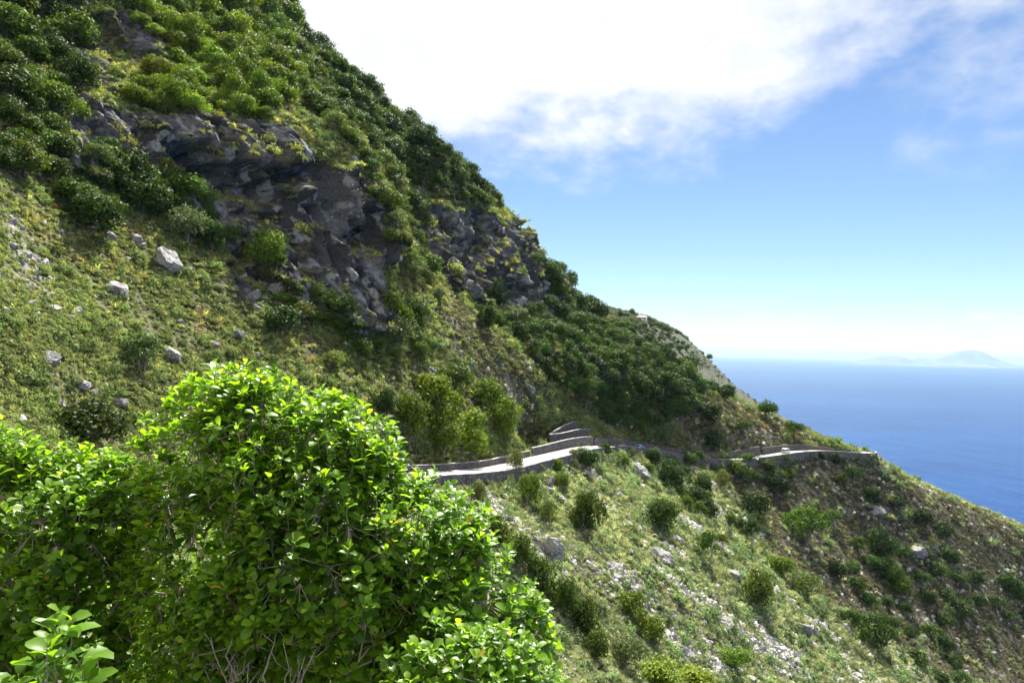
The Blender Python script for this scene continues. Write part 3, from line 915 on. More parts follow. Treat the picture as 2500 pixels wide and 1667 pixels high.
M['leaf_tree'] = mat_leaf('leaf_tree', (0.034, 0.064, 0.011), (0.095, 0.140, 0.022), 0.012, 0.25, 0.32, 0.12, 0.6)
M['leaf_dark'] = mat_leaf('leaf_dark', (0.020, 0.040, 0.010), (0.058, 0.090, 0.018), 0.012, 0.22, 0.28, 0.12, 0.6)
M['leaf_olive'] = mat_leaf('leaf_olive', (0.055, 0.078, 0.030), (0.125, 0.150, 0.055), 0.012, 0.2, 0.3, 0.12, 0.6)
M['leaf_low'] = mat_leaf('leaf_low', (0.115, 0.148, 0.055), (0.30, 0.325, 0.135), 0.010, 0.25, 0.35, 0.1, 0.65, True)
M['grass'] = mat_leaf('grass', (0.19, 0.20, 0.085), (0.41, 0.40, 0.205), 0.008, 0.25, 0.35, 0.1, 0.65, True)
M['pale_bark'] = mat_plain('pale_bark', (0.36, 0.32, 0.27), 0.9, 0.1, 0.3, 8)
# kind: rx, rz, crown centre height, lobes, leaves, leaf size, flat, low, stems, leaf material
KINDS = {
    'round': (3.0, 2.2, 2.0, 30, 3400, 0.40, 0.0, -0.45, 1, 'leaf_tree'),
    'dark': (3.0, 2.4, 2.1, 28, 3400, 0.38, 0.0, -0.55, 2, 'leaf_dark'),
    'dense': (2.7, 3.2, 2.8, 34, 3600, 0.34, 0.0, -0.8, 2, 'leaf_tree'),
    'airy': (3.0, 2.2, 2.2, 26, 2100, 0.36, 0.0, -0.4, 3, 'leaf_olive'),
    'flat': (3.2, 1.5, 2.2, 18, 2300, 0.36, 0.2, -0.2, 2, 'leaf_tree'),
    'leggy': (2.6, 2.1, 4.6, 15, 2000, 0.42, 0.0, -0.5, 2, 'leaf_tree'),
    'shrub': (3.0, 2.2, 1.7, 34, 3300, 0.36, 0.0, -0.6, 3, 'leaf_tree'),
}
PROTO = {}
for k_, (rx, rz, cz, lb, lv, sz, fl_, lo, st, mt) in KINDS.items():
    for var in range(3):
        seed = hash_ = sum(map(ord, k_)) * 7 + var * 131
        cm, tips = crown_mesh('crown', M[mt], seed, rx, rz, cz, lb, lv, sz, fl_, 0, lo)
        PROTO[k_, var] = (cm, trunk_mesh('trunk', seed, tips, 0.17, st, rx, M['pale_bark'] if k_ in ('leggy', 'shrub') else M['bark']))
N_TREE = 0


def plant(kind, px, py, wpx, hpx=None, label='', cat='tree', group=None, tint=(1, 1, 1), name=None, loc=None, var=None, lean=0.0):
    """a tree or bush whose crown covers wpx x hpx pixels of the photograph round (px, py)"""
    global N_TREE
    rx, rz, cz = KINDS[kind][:3]
    hpx = hpx or wpx * rz / rx
    if loc is None:
        h_ = None
        for k in (0.50, 0.40, 0.30, 0.15, 0.0):
            h_ = hit(px, py + hpx * k)
            if h_: break
        if not h_: return None
        loc = h_[0]
    d = loc.y
    sx = wpx * d / F / (2 * rx * 0.90); szc = hpx * d / F / ((cz + rz * 0.88) if kind != 'leggy' else (rz * 2))
    szc = min(max(szc, sx * 0.6), sx * 1.7)
    root = bpy.data.objects.new(name or ('tree' if cat == 'tree' else 'bush'), None); COL.objects.link(root)
    root.location = loc - Vector((0, 0, 0.15 * sx))
    root.rotation_euler = (random.uniform(-0.06, 0.06), random.uniform(-0.03, 0.12) + lean, random.uniform(0, 6.283))
    root.scale = (sx, sx, szc)
    root.empty_display_size = 0.5
    cm, tm = PROTO[kind, var if var is not None else random.randrange(3)]
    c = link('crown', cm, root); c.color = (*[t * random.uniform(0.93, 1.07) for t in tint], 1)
    link('trunk', tm, root)
    N_TREE += 1
    return tag(root, label, cat, group)


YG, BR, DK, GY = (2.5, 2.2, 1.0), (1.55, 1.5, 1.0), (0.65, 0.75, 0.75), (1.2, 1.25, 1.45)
HAND = [
    # by the near road, above it
    ('round', 1062, 955, 120, 95, YG, 'large yellow-green tree, brightest of the clump above the near road'),
    ('dense', 995, 1015, 92, 120, (1.7, 1.7, 1), 'tall dark tree at the lower end of the clump above the near road'),
    ('dense', 1075, 1040, 105, 120, (2.0, 1.95, 1), 'dense tree in the middle of the clump, standing over the low stone wall'),
    ('dense', 1150, 1055, 110, 120, (1.9, 1.9, 1), 'broad dense tree whose shadow falls on the near road'),
    ('round', 1178, 965, 95, 85, BR, 'rounded tree at the top edge of the roadside clump'),
    ('dense', 1235, 1020, 88, 115, (1.6, 1.65, 1), 'dark tree at the seaward end of the roadside clump'),
    ('airy', 972, 1065, 62, 65, GY, 'greyish thin-leaved bush between the clump and the foreground foliage'),
    ('round', 1110, 915, 85, 55, BR, 'small round tree just above the yellow-green one'),
    ('dark', 938, 985, 65, 70, (1.1, 1.1, 1), 'dark bush at the inland end of the roadside clump'),
    ('round', 1060, 1085, 46, 50, BR, 'small light bush against the low stone wall under the clump'),
    # talus
    ('dark', 222, 1030, 175, 125, (1.0, 1.05, 1), 'big dark spreading bush alone on the near grassy slope'),
    ('round', 650, 612, 98, 100, BR, 'rounded bright tree standing clear against the dark cliff face'),
    ('airy', 344, 858, 95, 85, (0.9, 1.0, 1), 'grey-green feathery shrub with bare earth under it on the slope'),
    ('dark', 220, 525, 130, 105, (1.1, 1.1, 1), 'dark round tree where the grassy slope meets the cliff foot'),
    ('airy', 455, 552, 95, 90, GY, 'grey-leaved tree just above the large tilted boulder'),
    ('dark', 518, 578, 62, 85, (1.0, 1.1, 1), 'dark narrow tree beside the grey-leaved one at the cliff foot'),
    ('dark', 345, 470, 140, 110, (1.1, 1.15, 1), 'wide dark tree under the overhanging part of the cliff'),
    ('round', 270, 400, 120, 90, (1.1, 1.1, 1.1), 'pale-topped tree under the grey rock faces on the cliff'),
    ('dark', 706, 708, 66, 60, (1, 1, 1), 'compact dark tree in front of a leaning rock slab at the cliff base'),
    ('airy', 780, 728, 52, 66, (1, 1.05, 1.1), 'slender grey-green tree at the foot of the cliff'),
    ('dark', 680, 778, 100, 75, (1.05, 1.1, 1), 'dark twin-crowned bush at the top of the grassy slope'),
    ('round', 842, 785, 92, 62, (1.1, 1.1, 1), 'low spreading green tree below the cliff'),
    ('round', 876, 850, 60, 55, (1.1, 1.15, 1), 'small green tree on the slope under the spreading one'),
    ('airy', 815, 880, 62, 50, BR, 'light feathery bush on the grassy slope above the foreground leaves'),
    ('round', 960, 752, 88, 95, (1.15, 1.2, 1.1), 'tall leafy tree at the lower corner of the near cliff'),
    ('airy', 975, 812, 92, 75, (1.2, 1.25, 1.3), 'pale bluish tree below the corner of the near cliff'),
    ('dark', 1015, 775, 58, 85, (1, 1.1, 1), 'dark narrow tree beside the pale bluish one'),
    ('dark', 1215, 722, 62, 75, DK, 'dark tree standing against the foot of the second cliff'),
    ('dark', 1188, 778, 52, 62, (1, 1.1, 1), 'small dark tree below the second cliff'),
    ('airy', 1255, 782, 75, 60, (0.85, 0.95, 1), 'grey-green spreading tree under the second cliff'),
    # spur above the far road
    ('dark', 1740, 1075, 52, 52, DK, 'dark tree just above the long wall between the two vehicles'),
    ('flat', 1817, 1042, 40, 30, (0.9, 1, 1), 'umbrella-shaped tree alone on the dry slope above the road'),
    ('dark', 1770, 957, 48, 42, DK, 'dark tree on the edge of the spur above the dry grass'),
    ('flat', 1876, 1003, 52, 46, DK, 'dark wind-bent tree on the spur edge against the sea'),
    ('flat', 1938, 1050, 48, 40, DK, 'dark shrubby tree on the spur edge nearest the point'),
    ('dark', 1727, 1008, 76, 56, DK, 'long dark thicket tree on the dry part of the spur'),
    ('dark', 1718, 905, 56, 56, DK, 'dark tree at the outer edge of the spur wood, against the pale ridge'),
    ('round', 1675, 905, 50, 50, (1, 1, 1), 'green round tree just inside the outer edge of the spur wood'),
    ('airy', 1620, 1062, 60, 50, GY, 'pale grey-green bush above the long wall'),
    ('round', 1560, 1045, 55, 45, (1, 1, 1), 'green tree above the wall by the blue car'),
    # below the road, near
    ('airy', 1260, 1128, 46, 56, (1.25, 1.2, 0.9), 'olive bush overhanging the road edge'),
    ('shrub', 1290, 1188, 66, 90, (1.35, 1.35, 1), 'tall leafy shrub below the road edge, trailing down the slope'),
    ('round', 1356, 1134, 32, 32, BR, 'small bright bush growing from the retaining wall'),
    ('dark', 1430, 1117, 68, 56, (1, 1.1, 1), 'dark bush hiding the road edge at the bend'),
    ('airy', 1398, 1107, 26, 22, BR, 'little wispy bush at the road edge before the bend'),
    ('round', 1476, 1098, 30, 34, (1.1, 1.15, 1), 'small upright tree at the corner of the road bend'),
    ('round', 1510, 1122, 48, 32, BR, 'green bush just below the bend'),
    ('airy', 1538, 1106, 36, 28, (1, 1, 1), 'scrubby bush under the blue car'),
    ('airy', 1164, 1207, 46, 62, (1.1, 1.05, 0.8), 'brownish shrub in front of the near retaining wall'),
    ('shrub', 1368, 1172, 56, 40, (1.3, 1.3, 1), 'low green shrub on the slope below the retaining wall'),
    ('shrub', 1430, 1252, 92, 106, (1.0, 1.05, 1), 'large dark bush with bare stems on the open slope under the bend'),
    ('airy', 1338, 1258, 56, 64, (1.3, 1.25, 0.9), 'yellowish shrub beside the large dark bush'),
    ('shrub', 1618, 1260, 94, 82, (1.0, 1.05, 1), 'dark bush with pale stems directly above the great split boulder'),
    ('shrub', 1214, 1288, 82, 82, (1.05, 1.1, 1), 'topmost bush of the dark bank beside the foreground leaves'),
    ('shrub', 1268, 1345, 95, 86, (1.1, 1.15, 1), 'second bush of the dark bank beside the foreground leaves'),
    ('shrub', 1322, 1402, 92, 84, (1.15, 1.15, 1), 'middle bush of the dark bank sloping down from the foreground leaves'),
    ('shrub', 1374, 1456, 95, 95, (1.0, 1.05, 1), 'fourth bush down in the dark bank, with reddish stems below it'),
    ('shrub', 1430, 1500, 92, 92, (1.1, 1.1, 1), 'lowest bush of the dark bank'),
    ('round', 1545, 1478, 72, 70, BR, 'bright green bush in a gap of the stony slope'),
    ('round', 1585, 1530, 78, 60, BR, 'green bush trailing below the bright one on the stony slope'),
    ('airy', 1530, 1592, 95, 85, (1.3, 1.3, 1.5), 'pale grey-green bush near the lower edge of the picture'),
    ('round', 1455, 1575, 70, 70, (1.1, 1.1, 1), 'green bush to the inland side of the pale grey-green one'),
    ('round', 1610, 1640, 120, 62, YG, 'yellow-green bush on the bottom edge below the pale one'),
    ('round', 1690, 1655, 105, 50, YG, 'bright yellow-green bush on the bottom edge'),
    ('flat', 1792, 1612, 90, 55, BR, 'bright spreading bush over a rock shelf near the bottom edge'),
    # below the road, middle
    ('dark', 1600, 1120, 42, 52, (0.95, 1, 1), 'dark tree under the road beyond the smooth grey boulder'),
    ('dark', 1640, 1158, 72, 82, (0.9, 1, 1), 'biggest tree of the dark thicket below the wall'),
    ('round', 1682, 1120, 44, 36, (1, 1.05, 1), 'green tree touching the road parapet'),
    ('dark', 1692, 1206, 62, 48, (0.95, 1, 1), 'dark tree lower in the thicket below the wall'),
    ('dark', 1718, 1186, 46, 54, (1.1, 1.1, 1), 'lighter tree at the seaward edge of the thicket'),
    ('shrub', 1675, 1228, 38, 36, (1.2, 1.2, 1), 'small olive bush below the thicket'),
    ('leggy', 1708, 1262, 40, 36, (1.1, 1.1, 1), 'little tree with a thin trunk under the thicket'),
    ('dark', 1730, 1244, 42, 52, (0.95, 1, 1), 'dark upright tree next to the little thin-trunked one'),
    ('airy', 1765, 1172, 44, 46, BR, 'thin light-leaved tree on the slope under the parapet'),
    ('dark', 1838, 1230, 76, 66, (1.05, 1.1, 1), 'round green tree on the open slope below the van'),
    ('round', 1802, 1142, 62, 42, (0.95, 1, 1), 'green tree growing up to the parapet at the dip of the road'),
    ('flat', 1868, 1134, 62, 34, (0.9, 1, 1), 'spreading tree hanging below the parapet before the van'),
    ('flat', 1890, 1160, 56, 32, (1, 1.1, 1), 'bright flat-topped tree below the spreading one'),
    ('dark', 1896, 1180, 64, 52, DK, 'dark tree in the shade of the flat-topped one'),
    ('round', 1930, 1157, 28, 24, (0.9, 1, 1), 'small bush seaward of the flat-topped tree'),
    ('flat', 1960, 1284, 110, 84, (0.95, 1.05, 1), 'broad spreading tree, widest on the dry slope below the point'),
    ('flat', 2026, 1260, 48, 30, (1.1, 1.2, 1), 'small flat-topped tree seaward of the broad one'),
    ('leggy', 1762, 1335, 34, 32, (1.3, 1.3, 1), 'little umbrella tree on a thin stem among the boulders'),
    ('leggy', 1834, 1320, 48, 50, (1.0, 1.05, 1), 'dark leaning tree with a forked trunk at the edge of the dry slope'),
    ('leggy', 1783, 1296, 32, 40, (0.9, 1, 1), 'thin dark tree above the little umbrella one'),
    ('dark', 1805, 1280, 42, 36, (1.0, 1.05, 1), 'dark small crown behind the leaning tree'),
    ('leggy', 1728, 1355, 58, 58, (1.1, 1.1, 1), 'tall tree with several bare stems on the stony slope'),
    ('round', 1903, 1378, 62, 48, BR, 'bright green tree at the border of scree and dry grass'),
    ('shrub', 1848, 1434, 90, 98, (1.0, 1.05, 1), 'big dark drooping bush beside the pale scree'),
    ('airy', 1972, 1432, 78, 68, (1.15, 1.15, 0.8), 'olive open-crowned tree below the bright green one'),
    ('leggy', 2072, 1538, 42, 48, (1.1, 1.1, 1), 'small tree rooted in the white scree'),
    ('leggy', 2111, 1578, 30, 42, (1.1, 1.1, 1), 'slim tree lower down the white scree'),
    ('dark', 2130, 1540, 95, 84, (1.0, 1.1, 1), 'many-stemmed dark tree at the edge of the white scree'),
    ('dark', 2040, 1390, 46, 48, DK, 'dark tree on the dry slope above the gully wood'),
    # point and far right
    ('round', 1977, 1111, 16, 16, DK, 'tiny tree growing out of the retaining wall under the van'),
    ('dark', 2007, 1113, 18, 26, DK, 'dark little tree hiding part of the pale retaining wall'),
    ('dark', 2041, 1120, 32, 32, DK, 'dark tree at the foot of the pale retaining wall'),
    ('round', 2091, 1113, 18, 16, (0.9, 1, 1), 'bush clinging to the end of the pale retaining wall'),
    ('round', 2053, 1170, 32, 32, (1.1, 1.15, 1), 'green round tree on the slope below the point'),
    ('airy', 2083, 1156, 48, 42, (0.7, 0.85, 0.8), 'dim feathery tree below the end of the wall'),
    ('dark', 2127, 1212, 48, 52, DK, 'dark tree beside a rocky knob on the dry hillside'),
    ('dark', 2184, 1224, 46, 32, DK, 'dark low tree on the rocky knob'),
    ('dark', 2250, 1262, 54, 46, DK, 'dark tree on the hillside just above the gully trees'),
    ('dark', 2302, 1293, 48, 40, DK, 'dark tree higher up the bare hillside'),
    ('dark', 2147, 1330, 70, 80, (0.9, 1, 1), 'tall dark tree at the head of the gully'),
    ('round', 2162, 1386, 60, 56, (1, 1.05, 1), 'green tree in the upper gully'),
    ('round', 2190, 1425, 66, 50, BR, 'lighter round tree in the middle of the gully'),
]
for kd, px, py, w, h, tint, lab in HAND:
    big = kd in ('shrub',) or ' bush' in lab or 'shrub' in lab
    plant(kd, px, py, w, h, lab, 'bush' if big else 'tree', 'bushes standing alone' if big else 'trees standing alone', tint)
n_hand = N_TREE


# woods: crowns packed over the slope, the largest as trees of their own
def fill(poly, spacing, seed, jitter=1.0):
    g = np.random.default_rng(seed); xs_, ys_ = zip(*poly); out = []
    tries = int((max(xs_) - min(xs_)) * (max(ys_) - min(ys_)) / (spacing ** 2) * 7)
    P = np.stack([g.uniform(min(xs_), max(xs_), tries), g.uniform(min(ys_), max(ys_), tries)], 1)
    P = P[inside(poly, P[:, 0], P[:, 1])]
    for p in P:
        if all((p[0] - q[0]) ** 2 + (p[1] - q[1]) ** 2 > spacing ** 2 for q in out): out.append(p)
    return out


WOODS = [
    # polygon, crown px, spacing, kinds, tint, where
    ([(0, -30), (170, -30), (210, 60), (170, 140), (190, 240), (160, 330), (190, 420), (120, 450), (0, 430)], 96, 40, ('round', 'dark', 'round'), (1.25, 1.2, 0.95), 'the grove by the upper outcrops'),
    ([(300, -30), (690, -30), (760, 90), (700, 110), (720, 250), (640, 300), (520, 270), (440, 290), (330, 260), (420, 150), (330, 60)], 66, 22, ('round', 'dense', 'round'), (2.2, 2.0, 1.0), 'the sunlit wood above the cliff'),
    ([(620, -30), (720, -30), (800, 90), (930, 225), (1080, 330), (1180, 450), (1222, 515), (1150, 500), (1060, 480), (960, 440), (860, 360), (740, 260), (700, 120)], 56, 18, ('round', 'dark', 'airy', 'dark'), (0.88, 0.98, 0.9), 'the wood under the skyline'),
    ([(870, 370), (960, 440), (1020, 530), (1030, 620), (1060, 720), (1010, 720), (960, 620), (930, 500)], 64, 25, ('round', 'airy'), (1.15, 1.15, 1.05), 'the gully between the cliffs'),
    ([(1285, 640), (1330, 655), (1400, 705), (1520, 770), (1600, 800), (1640, 850), (1720, 910), (1740, 960), (1690, 1010), (1560, 1060), (1480, 1040), (1400, 990), (1340, 930), (1260, 830), (1200, 790), (1330, 770), (1365, 710)], 56, 20, ('round', 'dark', 'dark', 'airy', 'round'), (0.72, 0.85, 0.8), 'the spur wood above the road'),
    ([(170, 430), (260, 390), (420, 440), (500, 500), (560, 600), (500, 610), (420, 560), (320, 530), (200, 560), (150, 500)], 74, 34, ('dark', 'airy', 'round'), (1.1, 1.15, 1), 'the belt along the cliff foot'),
    ([(640, 690), (760, 720), (900, 800), (1010, 830), (1050, 860), (1000, 900), (900, 880), (820, 820), (720, 790)], 60, 38, ('round', 'airy', 'dark'), (1.2, 1.2, 1), 'the loose belt below the cliff'),
    ([(2090, 1340), (2200, 1330), (2320, 1350), (2420, 1400), (2520, 1460), (2520, 1540), (2400, 1500), (2330, 1540), (2350, 1680), (2240, 1680), (2200, 1580), (2080, 1470), (2040, 1400)], 52, 42, ('dark', 'dark', 'round', 'airy'), (0.72, 0.86, 0.85), 'the low wooded gully'),
    ([(1560, 1100), (1660, 1120), (1720, 1180), (1740, 1250), (1680, 1240), (1610, 1190), (1560, 1150)], 44, 36, ('dark', 'round'), (1, 1.05, 1), 'the thicket below the road'),
    ([(1700, 1125), (1800, 1128), (1920, 1125), (1920, 1150), (1860, 1180), (1790, 1160), (1720, 1150)], 38, 32, ('round', 'airy', 'flat'), (0.9, 1, 0.95), 'the fringe under the parapet'),
]
STUFF_T = []
cand = []
for wi, (poly, cw, sp, kinds, tint, where) in enumerate(WOODS):
    for p in fill(poly, sp, 100 + wi):
        h_ = hit(p[0], p[1])
        if not h_: continue
        r_, s_, d_ = 0, 0, h_[0].y
        kd = random.choice(kinds); w_ = cw * random.uniform(0.72, 1.25)
        cand.append((w_, kd, p, h_[0], tint, where, wi))
# rock faces stay open: thin out trees that stand on the cliffs
TREEV = TV.reshape(NC, NR, 3)
cand.sort(key=lambda c: -c[0])
SINGLE = 300 - n_hand - 36
COLR = {'round': 'round-crowned', 'dark': 'dense-crowned', 'airy': 'thin-crowned', 'dense': 'upright', 'flat': 'flat-crowned'}
SPOT = {}
for wi in range(len(WOODS)):
    q = [c[2] for c in cand[:SINGLE] if c[6] == wi]
    if q: SPOT[wi] = (np.percentile([p[1] for p in q], [33, 67]), np.percentile([p[0] for p in q], [33, 67]), np.percentile([c[0] for c in cand[:SINGLE] if c[6] == wi], [33, 67]))
for i, (w_, kd, p, loc, tint, where, wi) in enumerate(cand):
    br = random.uniform(0.82, 1.2)
    if wi in (1, 2):                                   # sunlight painted into the tint, fading gradually across the rib
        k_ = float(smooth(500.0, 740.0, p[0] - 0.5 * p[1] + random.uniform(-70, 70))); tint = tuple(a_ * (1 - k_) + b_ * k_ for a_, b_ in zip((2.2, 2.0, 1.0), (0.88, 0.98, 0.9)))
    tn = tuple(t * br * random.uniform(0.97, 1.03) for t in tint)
    if i < SINGLE:
        vs_, hs_, ss_ = SPOT[wi]
        row = 'upper' if p[1] < vs_[0] else 'lower' if p[1] > vs_[1] else 'middle'
        end_ = 'inland' if p[0] < hs_[0] else 'seaward' if p[0] > hs_[1] else 'central'
        size = 'small' if w_ < ss_[0] else 'large' if w_ > ss_[1] else 'mid-sized'
        tone = 'dull green' if br < 0.95 else 'bright green' if br > 1.08 else 'green'
        plant(kd, p[0], p[1], w_, None, f'{size} {tone} {COLR[kd]} tree, {row} {end_} part of {where}', 'tree', f'trees of {where}', tn, loc=loc)
    else:
        STUFF_T.append((kd, loc, w_, tn))
print('trees', N_TREE, 'stuff', len(STUFF_T), round(time.time() - T0, 1))


def proto_obj(name, me_):
    return bpy.data.objects.new(name, me_)


def scatter(name, protos, P, ROT, SC, IDX, TINT, label=None):
    """one object of kind stuff: copies of the protos stand on the points P"""
    n = len(P)
    me_ = bpy.data.meshes.new(name); me_.vertices.add(n); me_.vertices.foreach_set('co', np.asarray(P, np.float32).ravel())
    for nm, ty, key, arr in (('rot', 'FLOAT_VECTOR', 'vector', ROT), ('scl', 'FLOAT_VECTOR', 'vector', SC), ('idx', 'INT', 'value', IDX), ('tint', 'FLOAT_COLOR', 'color', TINT)):
        a_ = me_.attributes.new(nm, ty, 'POINT')
        a_.data.foreach_set(key, np.asarray(arr, np.int32 if ty == 'INT' else np.float32).ravel())
    o = link(name, me_)
    ng = bpy.data.node_groups.new(name, 'GeometryNodeTree')
    ng.interface.new_socket('Geometry', in_out='INPUT', socket_type='NodeSocketGeometry')
    ng.interface.new_socket('Geometry', in_out='OUTPUT', socket_type='NodeSocketGeometry')
    N, L = ng.nodes.new, ng.links.new
    gi, go = N('NodeGroupInput'), N('NodeGroupOutput')
    join = N('GeometryNodeJoinGeometry')
    for p in reversed(protos):
        oi = N('GeometryNodeObjectInfo'); oi.inputs['Object'].default_value = p; oi.inputs['As Instance'].default_value = True
        L(oi.outputs['Geometry'], join.inputs[0])
    ip = N('GeometryNodeInstanceOnPoints'); ip.inputs['Pick Instance'].default_value = True
    def na(nm, ty):
        a_ = N('GeometryNodeInputNamedAttribute'); a_.data_type = ty; a_.inputs[0].default_value = nm; return a_.outputs[0]
    e2r = N('FunctionNodeEulerToRotation'); L(na('rot', 'FLOAT_VECTOR'), e2r.inputs[0])
    L(gi.outputs[0], ip.inputs['Points']); L(join.outputs[0], ip.inputs['Instance']); L(na('idx', 'INT'), ip.inputs['Instance Index'])
    L(e2r.outputs[0], ip.inputs['Rotation']); L(na('scl', 'FLOAT_VECTOR'), ip.inputs['Scale'])
    L(ip.outputs[0], go.inputs[0])
    md = o.modifiers.new('scatter', 'NODES'); md.node_group = ng
    return tag(o, label, None, None, 'stuff')


# crowns past the three hundred largest: one mass of wood
M['leaf_wood'] = mat_leaf('leaf_wood', (0.036, 0.066, 0.012), (0.095, 0.140, 0.024), 0.014, 0.25, 0.30, 0.12, 0.6, True)


def wood_protos():
    out = []
    for kd in ('round', 'dark', 'airy', 'dense', 'flat'):
        rx, rz, cz, lb, lv, sz, fl_, lo, st, mt = KINDS[kd]
        cm = PROTO[kd, 1][0].copy(); cm.materials.clear(); cm.materials.append(M['leaf_wood'])
        out.append(proto_obj('wood_crown', cm))
    return out


WP = wood_protos(); WK = ['round', 'dark', 'airy', 'dense', 'flat']
if STUFF_T:
    P, Ro, Sc, Ix, Ti = [], [], [], [], []
    for kd, loc, w_, tn in STUFF_T:
        s_ = w_ * loc.y / F / (2 * KINDS[kd][0])
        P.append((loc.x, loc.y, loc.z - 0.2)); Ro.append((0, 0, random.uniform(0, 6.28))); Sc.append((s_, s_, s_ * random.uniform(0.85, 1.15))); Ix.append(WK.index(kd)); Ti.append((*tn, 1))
    scatter('forest', WP, P, Ro, Sc, Ix, Ti, 'smaller crowns filling the woods between the larger trees')


# low cover: herbs, tufts and saplings
def tuft_mesh(name, mat, seed, blades, h, spread, w):
    g = np.random.default_rng(seed); v, f = [], []
    for i in range(blades):
        a = g.uniform(0, 6.283); r0 = g.uniform(0, spread * 0.5); hh = h * g.uniform(0.6, 1.1); out_ = spread * g.uniform(0.5, 1.3)
        b = np.array([math.cos(a), math.sin(a), 0]); t = np.array([-b[1], b[0], 0]) * w * g.uniform(0.6, 1.3)
        p0 = b * r0; p1 = b * (r0 + out_ * 0.4) + np.array([0, 0, hh * 0.65]); p2 = b * (r0 + out_) + np.array([0, 0, hh])
        k = len(v); v += [p0 - t, p0 + t, p1 + t * 0.8, p1 - t * 0.8, p2 + t * 0.1, p2 - t * 0.1]
        f += [(k, k + 1, k + 2, k + 3), (k + 3, k + 2, k + 4, k + 5)]
    return mesh_np(name, np.array(v), np.array(f), mat)


def herb_mesh(name, mat, seed, n, rx, rz, size):
    g = np.random.default_rng(seed)
    d = g.normal(size=(n, 3)); d[:, 2] = np.abs(d[:, 2]) * 0.9 + 0.05; d /= np.linalg.norm(d, axis=1)[:, None]
    lump = 0.75 + 0.35 * np.sin(d[:, 0] * 5 + seed) * np.cos(d[:, 1] * 6 + seed * 2)
    C = d * np.array([rx, rx, rz]) * (lump * g.uniform(0.55, 1.05, n))[:, None]
    nn = d + g.normal(size=(n, 3)) * 0.6; nn[:, 2] += 0.3; nn /= np.linalg.norm(nn, axis=1)[:, None]
    v, f = leaf_cards(C, nn, size * g.uniform(0.6, 1.4, n), 0.6, 0, g)
    return mesh_np(name, v, f, mat)


LOW = [proto_obj('herb', herb_mesh('herb', M['leaf_low'], 3 + i, 190, 0.55, 0.40, 0.15)) for i in range(3)]
LOW += [proto_obj('tuft', tuft_mesh('tuft', M['grass'], 9 + i, 34, 0.55, 0.34, 0.028)) for i in range(3)]
LOW += [proto_obj('sapling', herb_mesh('sapling', M['leaf_low'], 30 + i, 320, 0.9, 1.1, 0.2)) for i in range(2)]

QC = TV[quads].mean(1); QE1 = TV[quads[:, 2]] - TV[quads[:, 0]]; QE2 = TV[quads[:, 3]] - TV[quads[:, 1]]
QN = np.cross(QE1, QE2); QA = np.linalg.norm(QN, axis=1) * 0.5; QN /= np.maximum(np.linalg.norm(QN, axis=1), 1e-9)[:, None]
QN *= np.sign((QN * -QC).sum(1))[:, None]
qpx, qpy = project(QC[:, 0], QC[:, 1], QC[:, 2])
mk = np.stack([rock, scree, dry, ledge], -1).reshape(-1, 4)[quads].mean(1)
q_dz = (dz.reshape(-1)[quads]).mean(1)
bench = np.abs(q_dz) < 0.8
rdx = np.interp(QC[:, 1], yc, xr)
on_road = (np.abs(QC[:, 0] - rdx) < np.interp(QC[:, 1], yc, hw) + 0.5) & (np.abs(q_dz) < 2.0) & (QC[:, 1] < 312)
inview = (qpx > -120) & (qpx < 2620) & (qpy > -120) & (qpy < 1790) & ((QN * -QC).sum(1) > 0) & ~on_road
FOREST = np.zeros(len(QC), bool)
for w in WOODS[:5]: FOREST |= inside(w[0], qpx, qpy)


def sample(weight, n, g):
    w = np.where(inview, QA * weight, 0); w /= w.sum()
    i = g.choice(len(w), n, p=w)
    a, b = g.uniform(0, 1, n)[:, None], g.uniform(0, 1, n)[:, None]
    q = quads[i]
    P = TV[q[:, 0]] * (1 - a) * (1 - b) + TV[q[:, 1]] * a * (1 - b) + TV[q[:, 2]] * a * b + TV[q[:, 3]] * (1 - a) * b
    return P, i


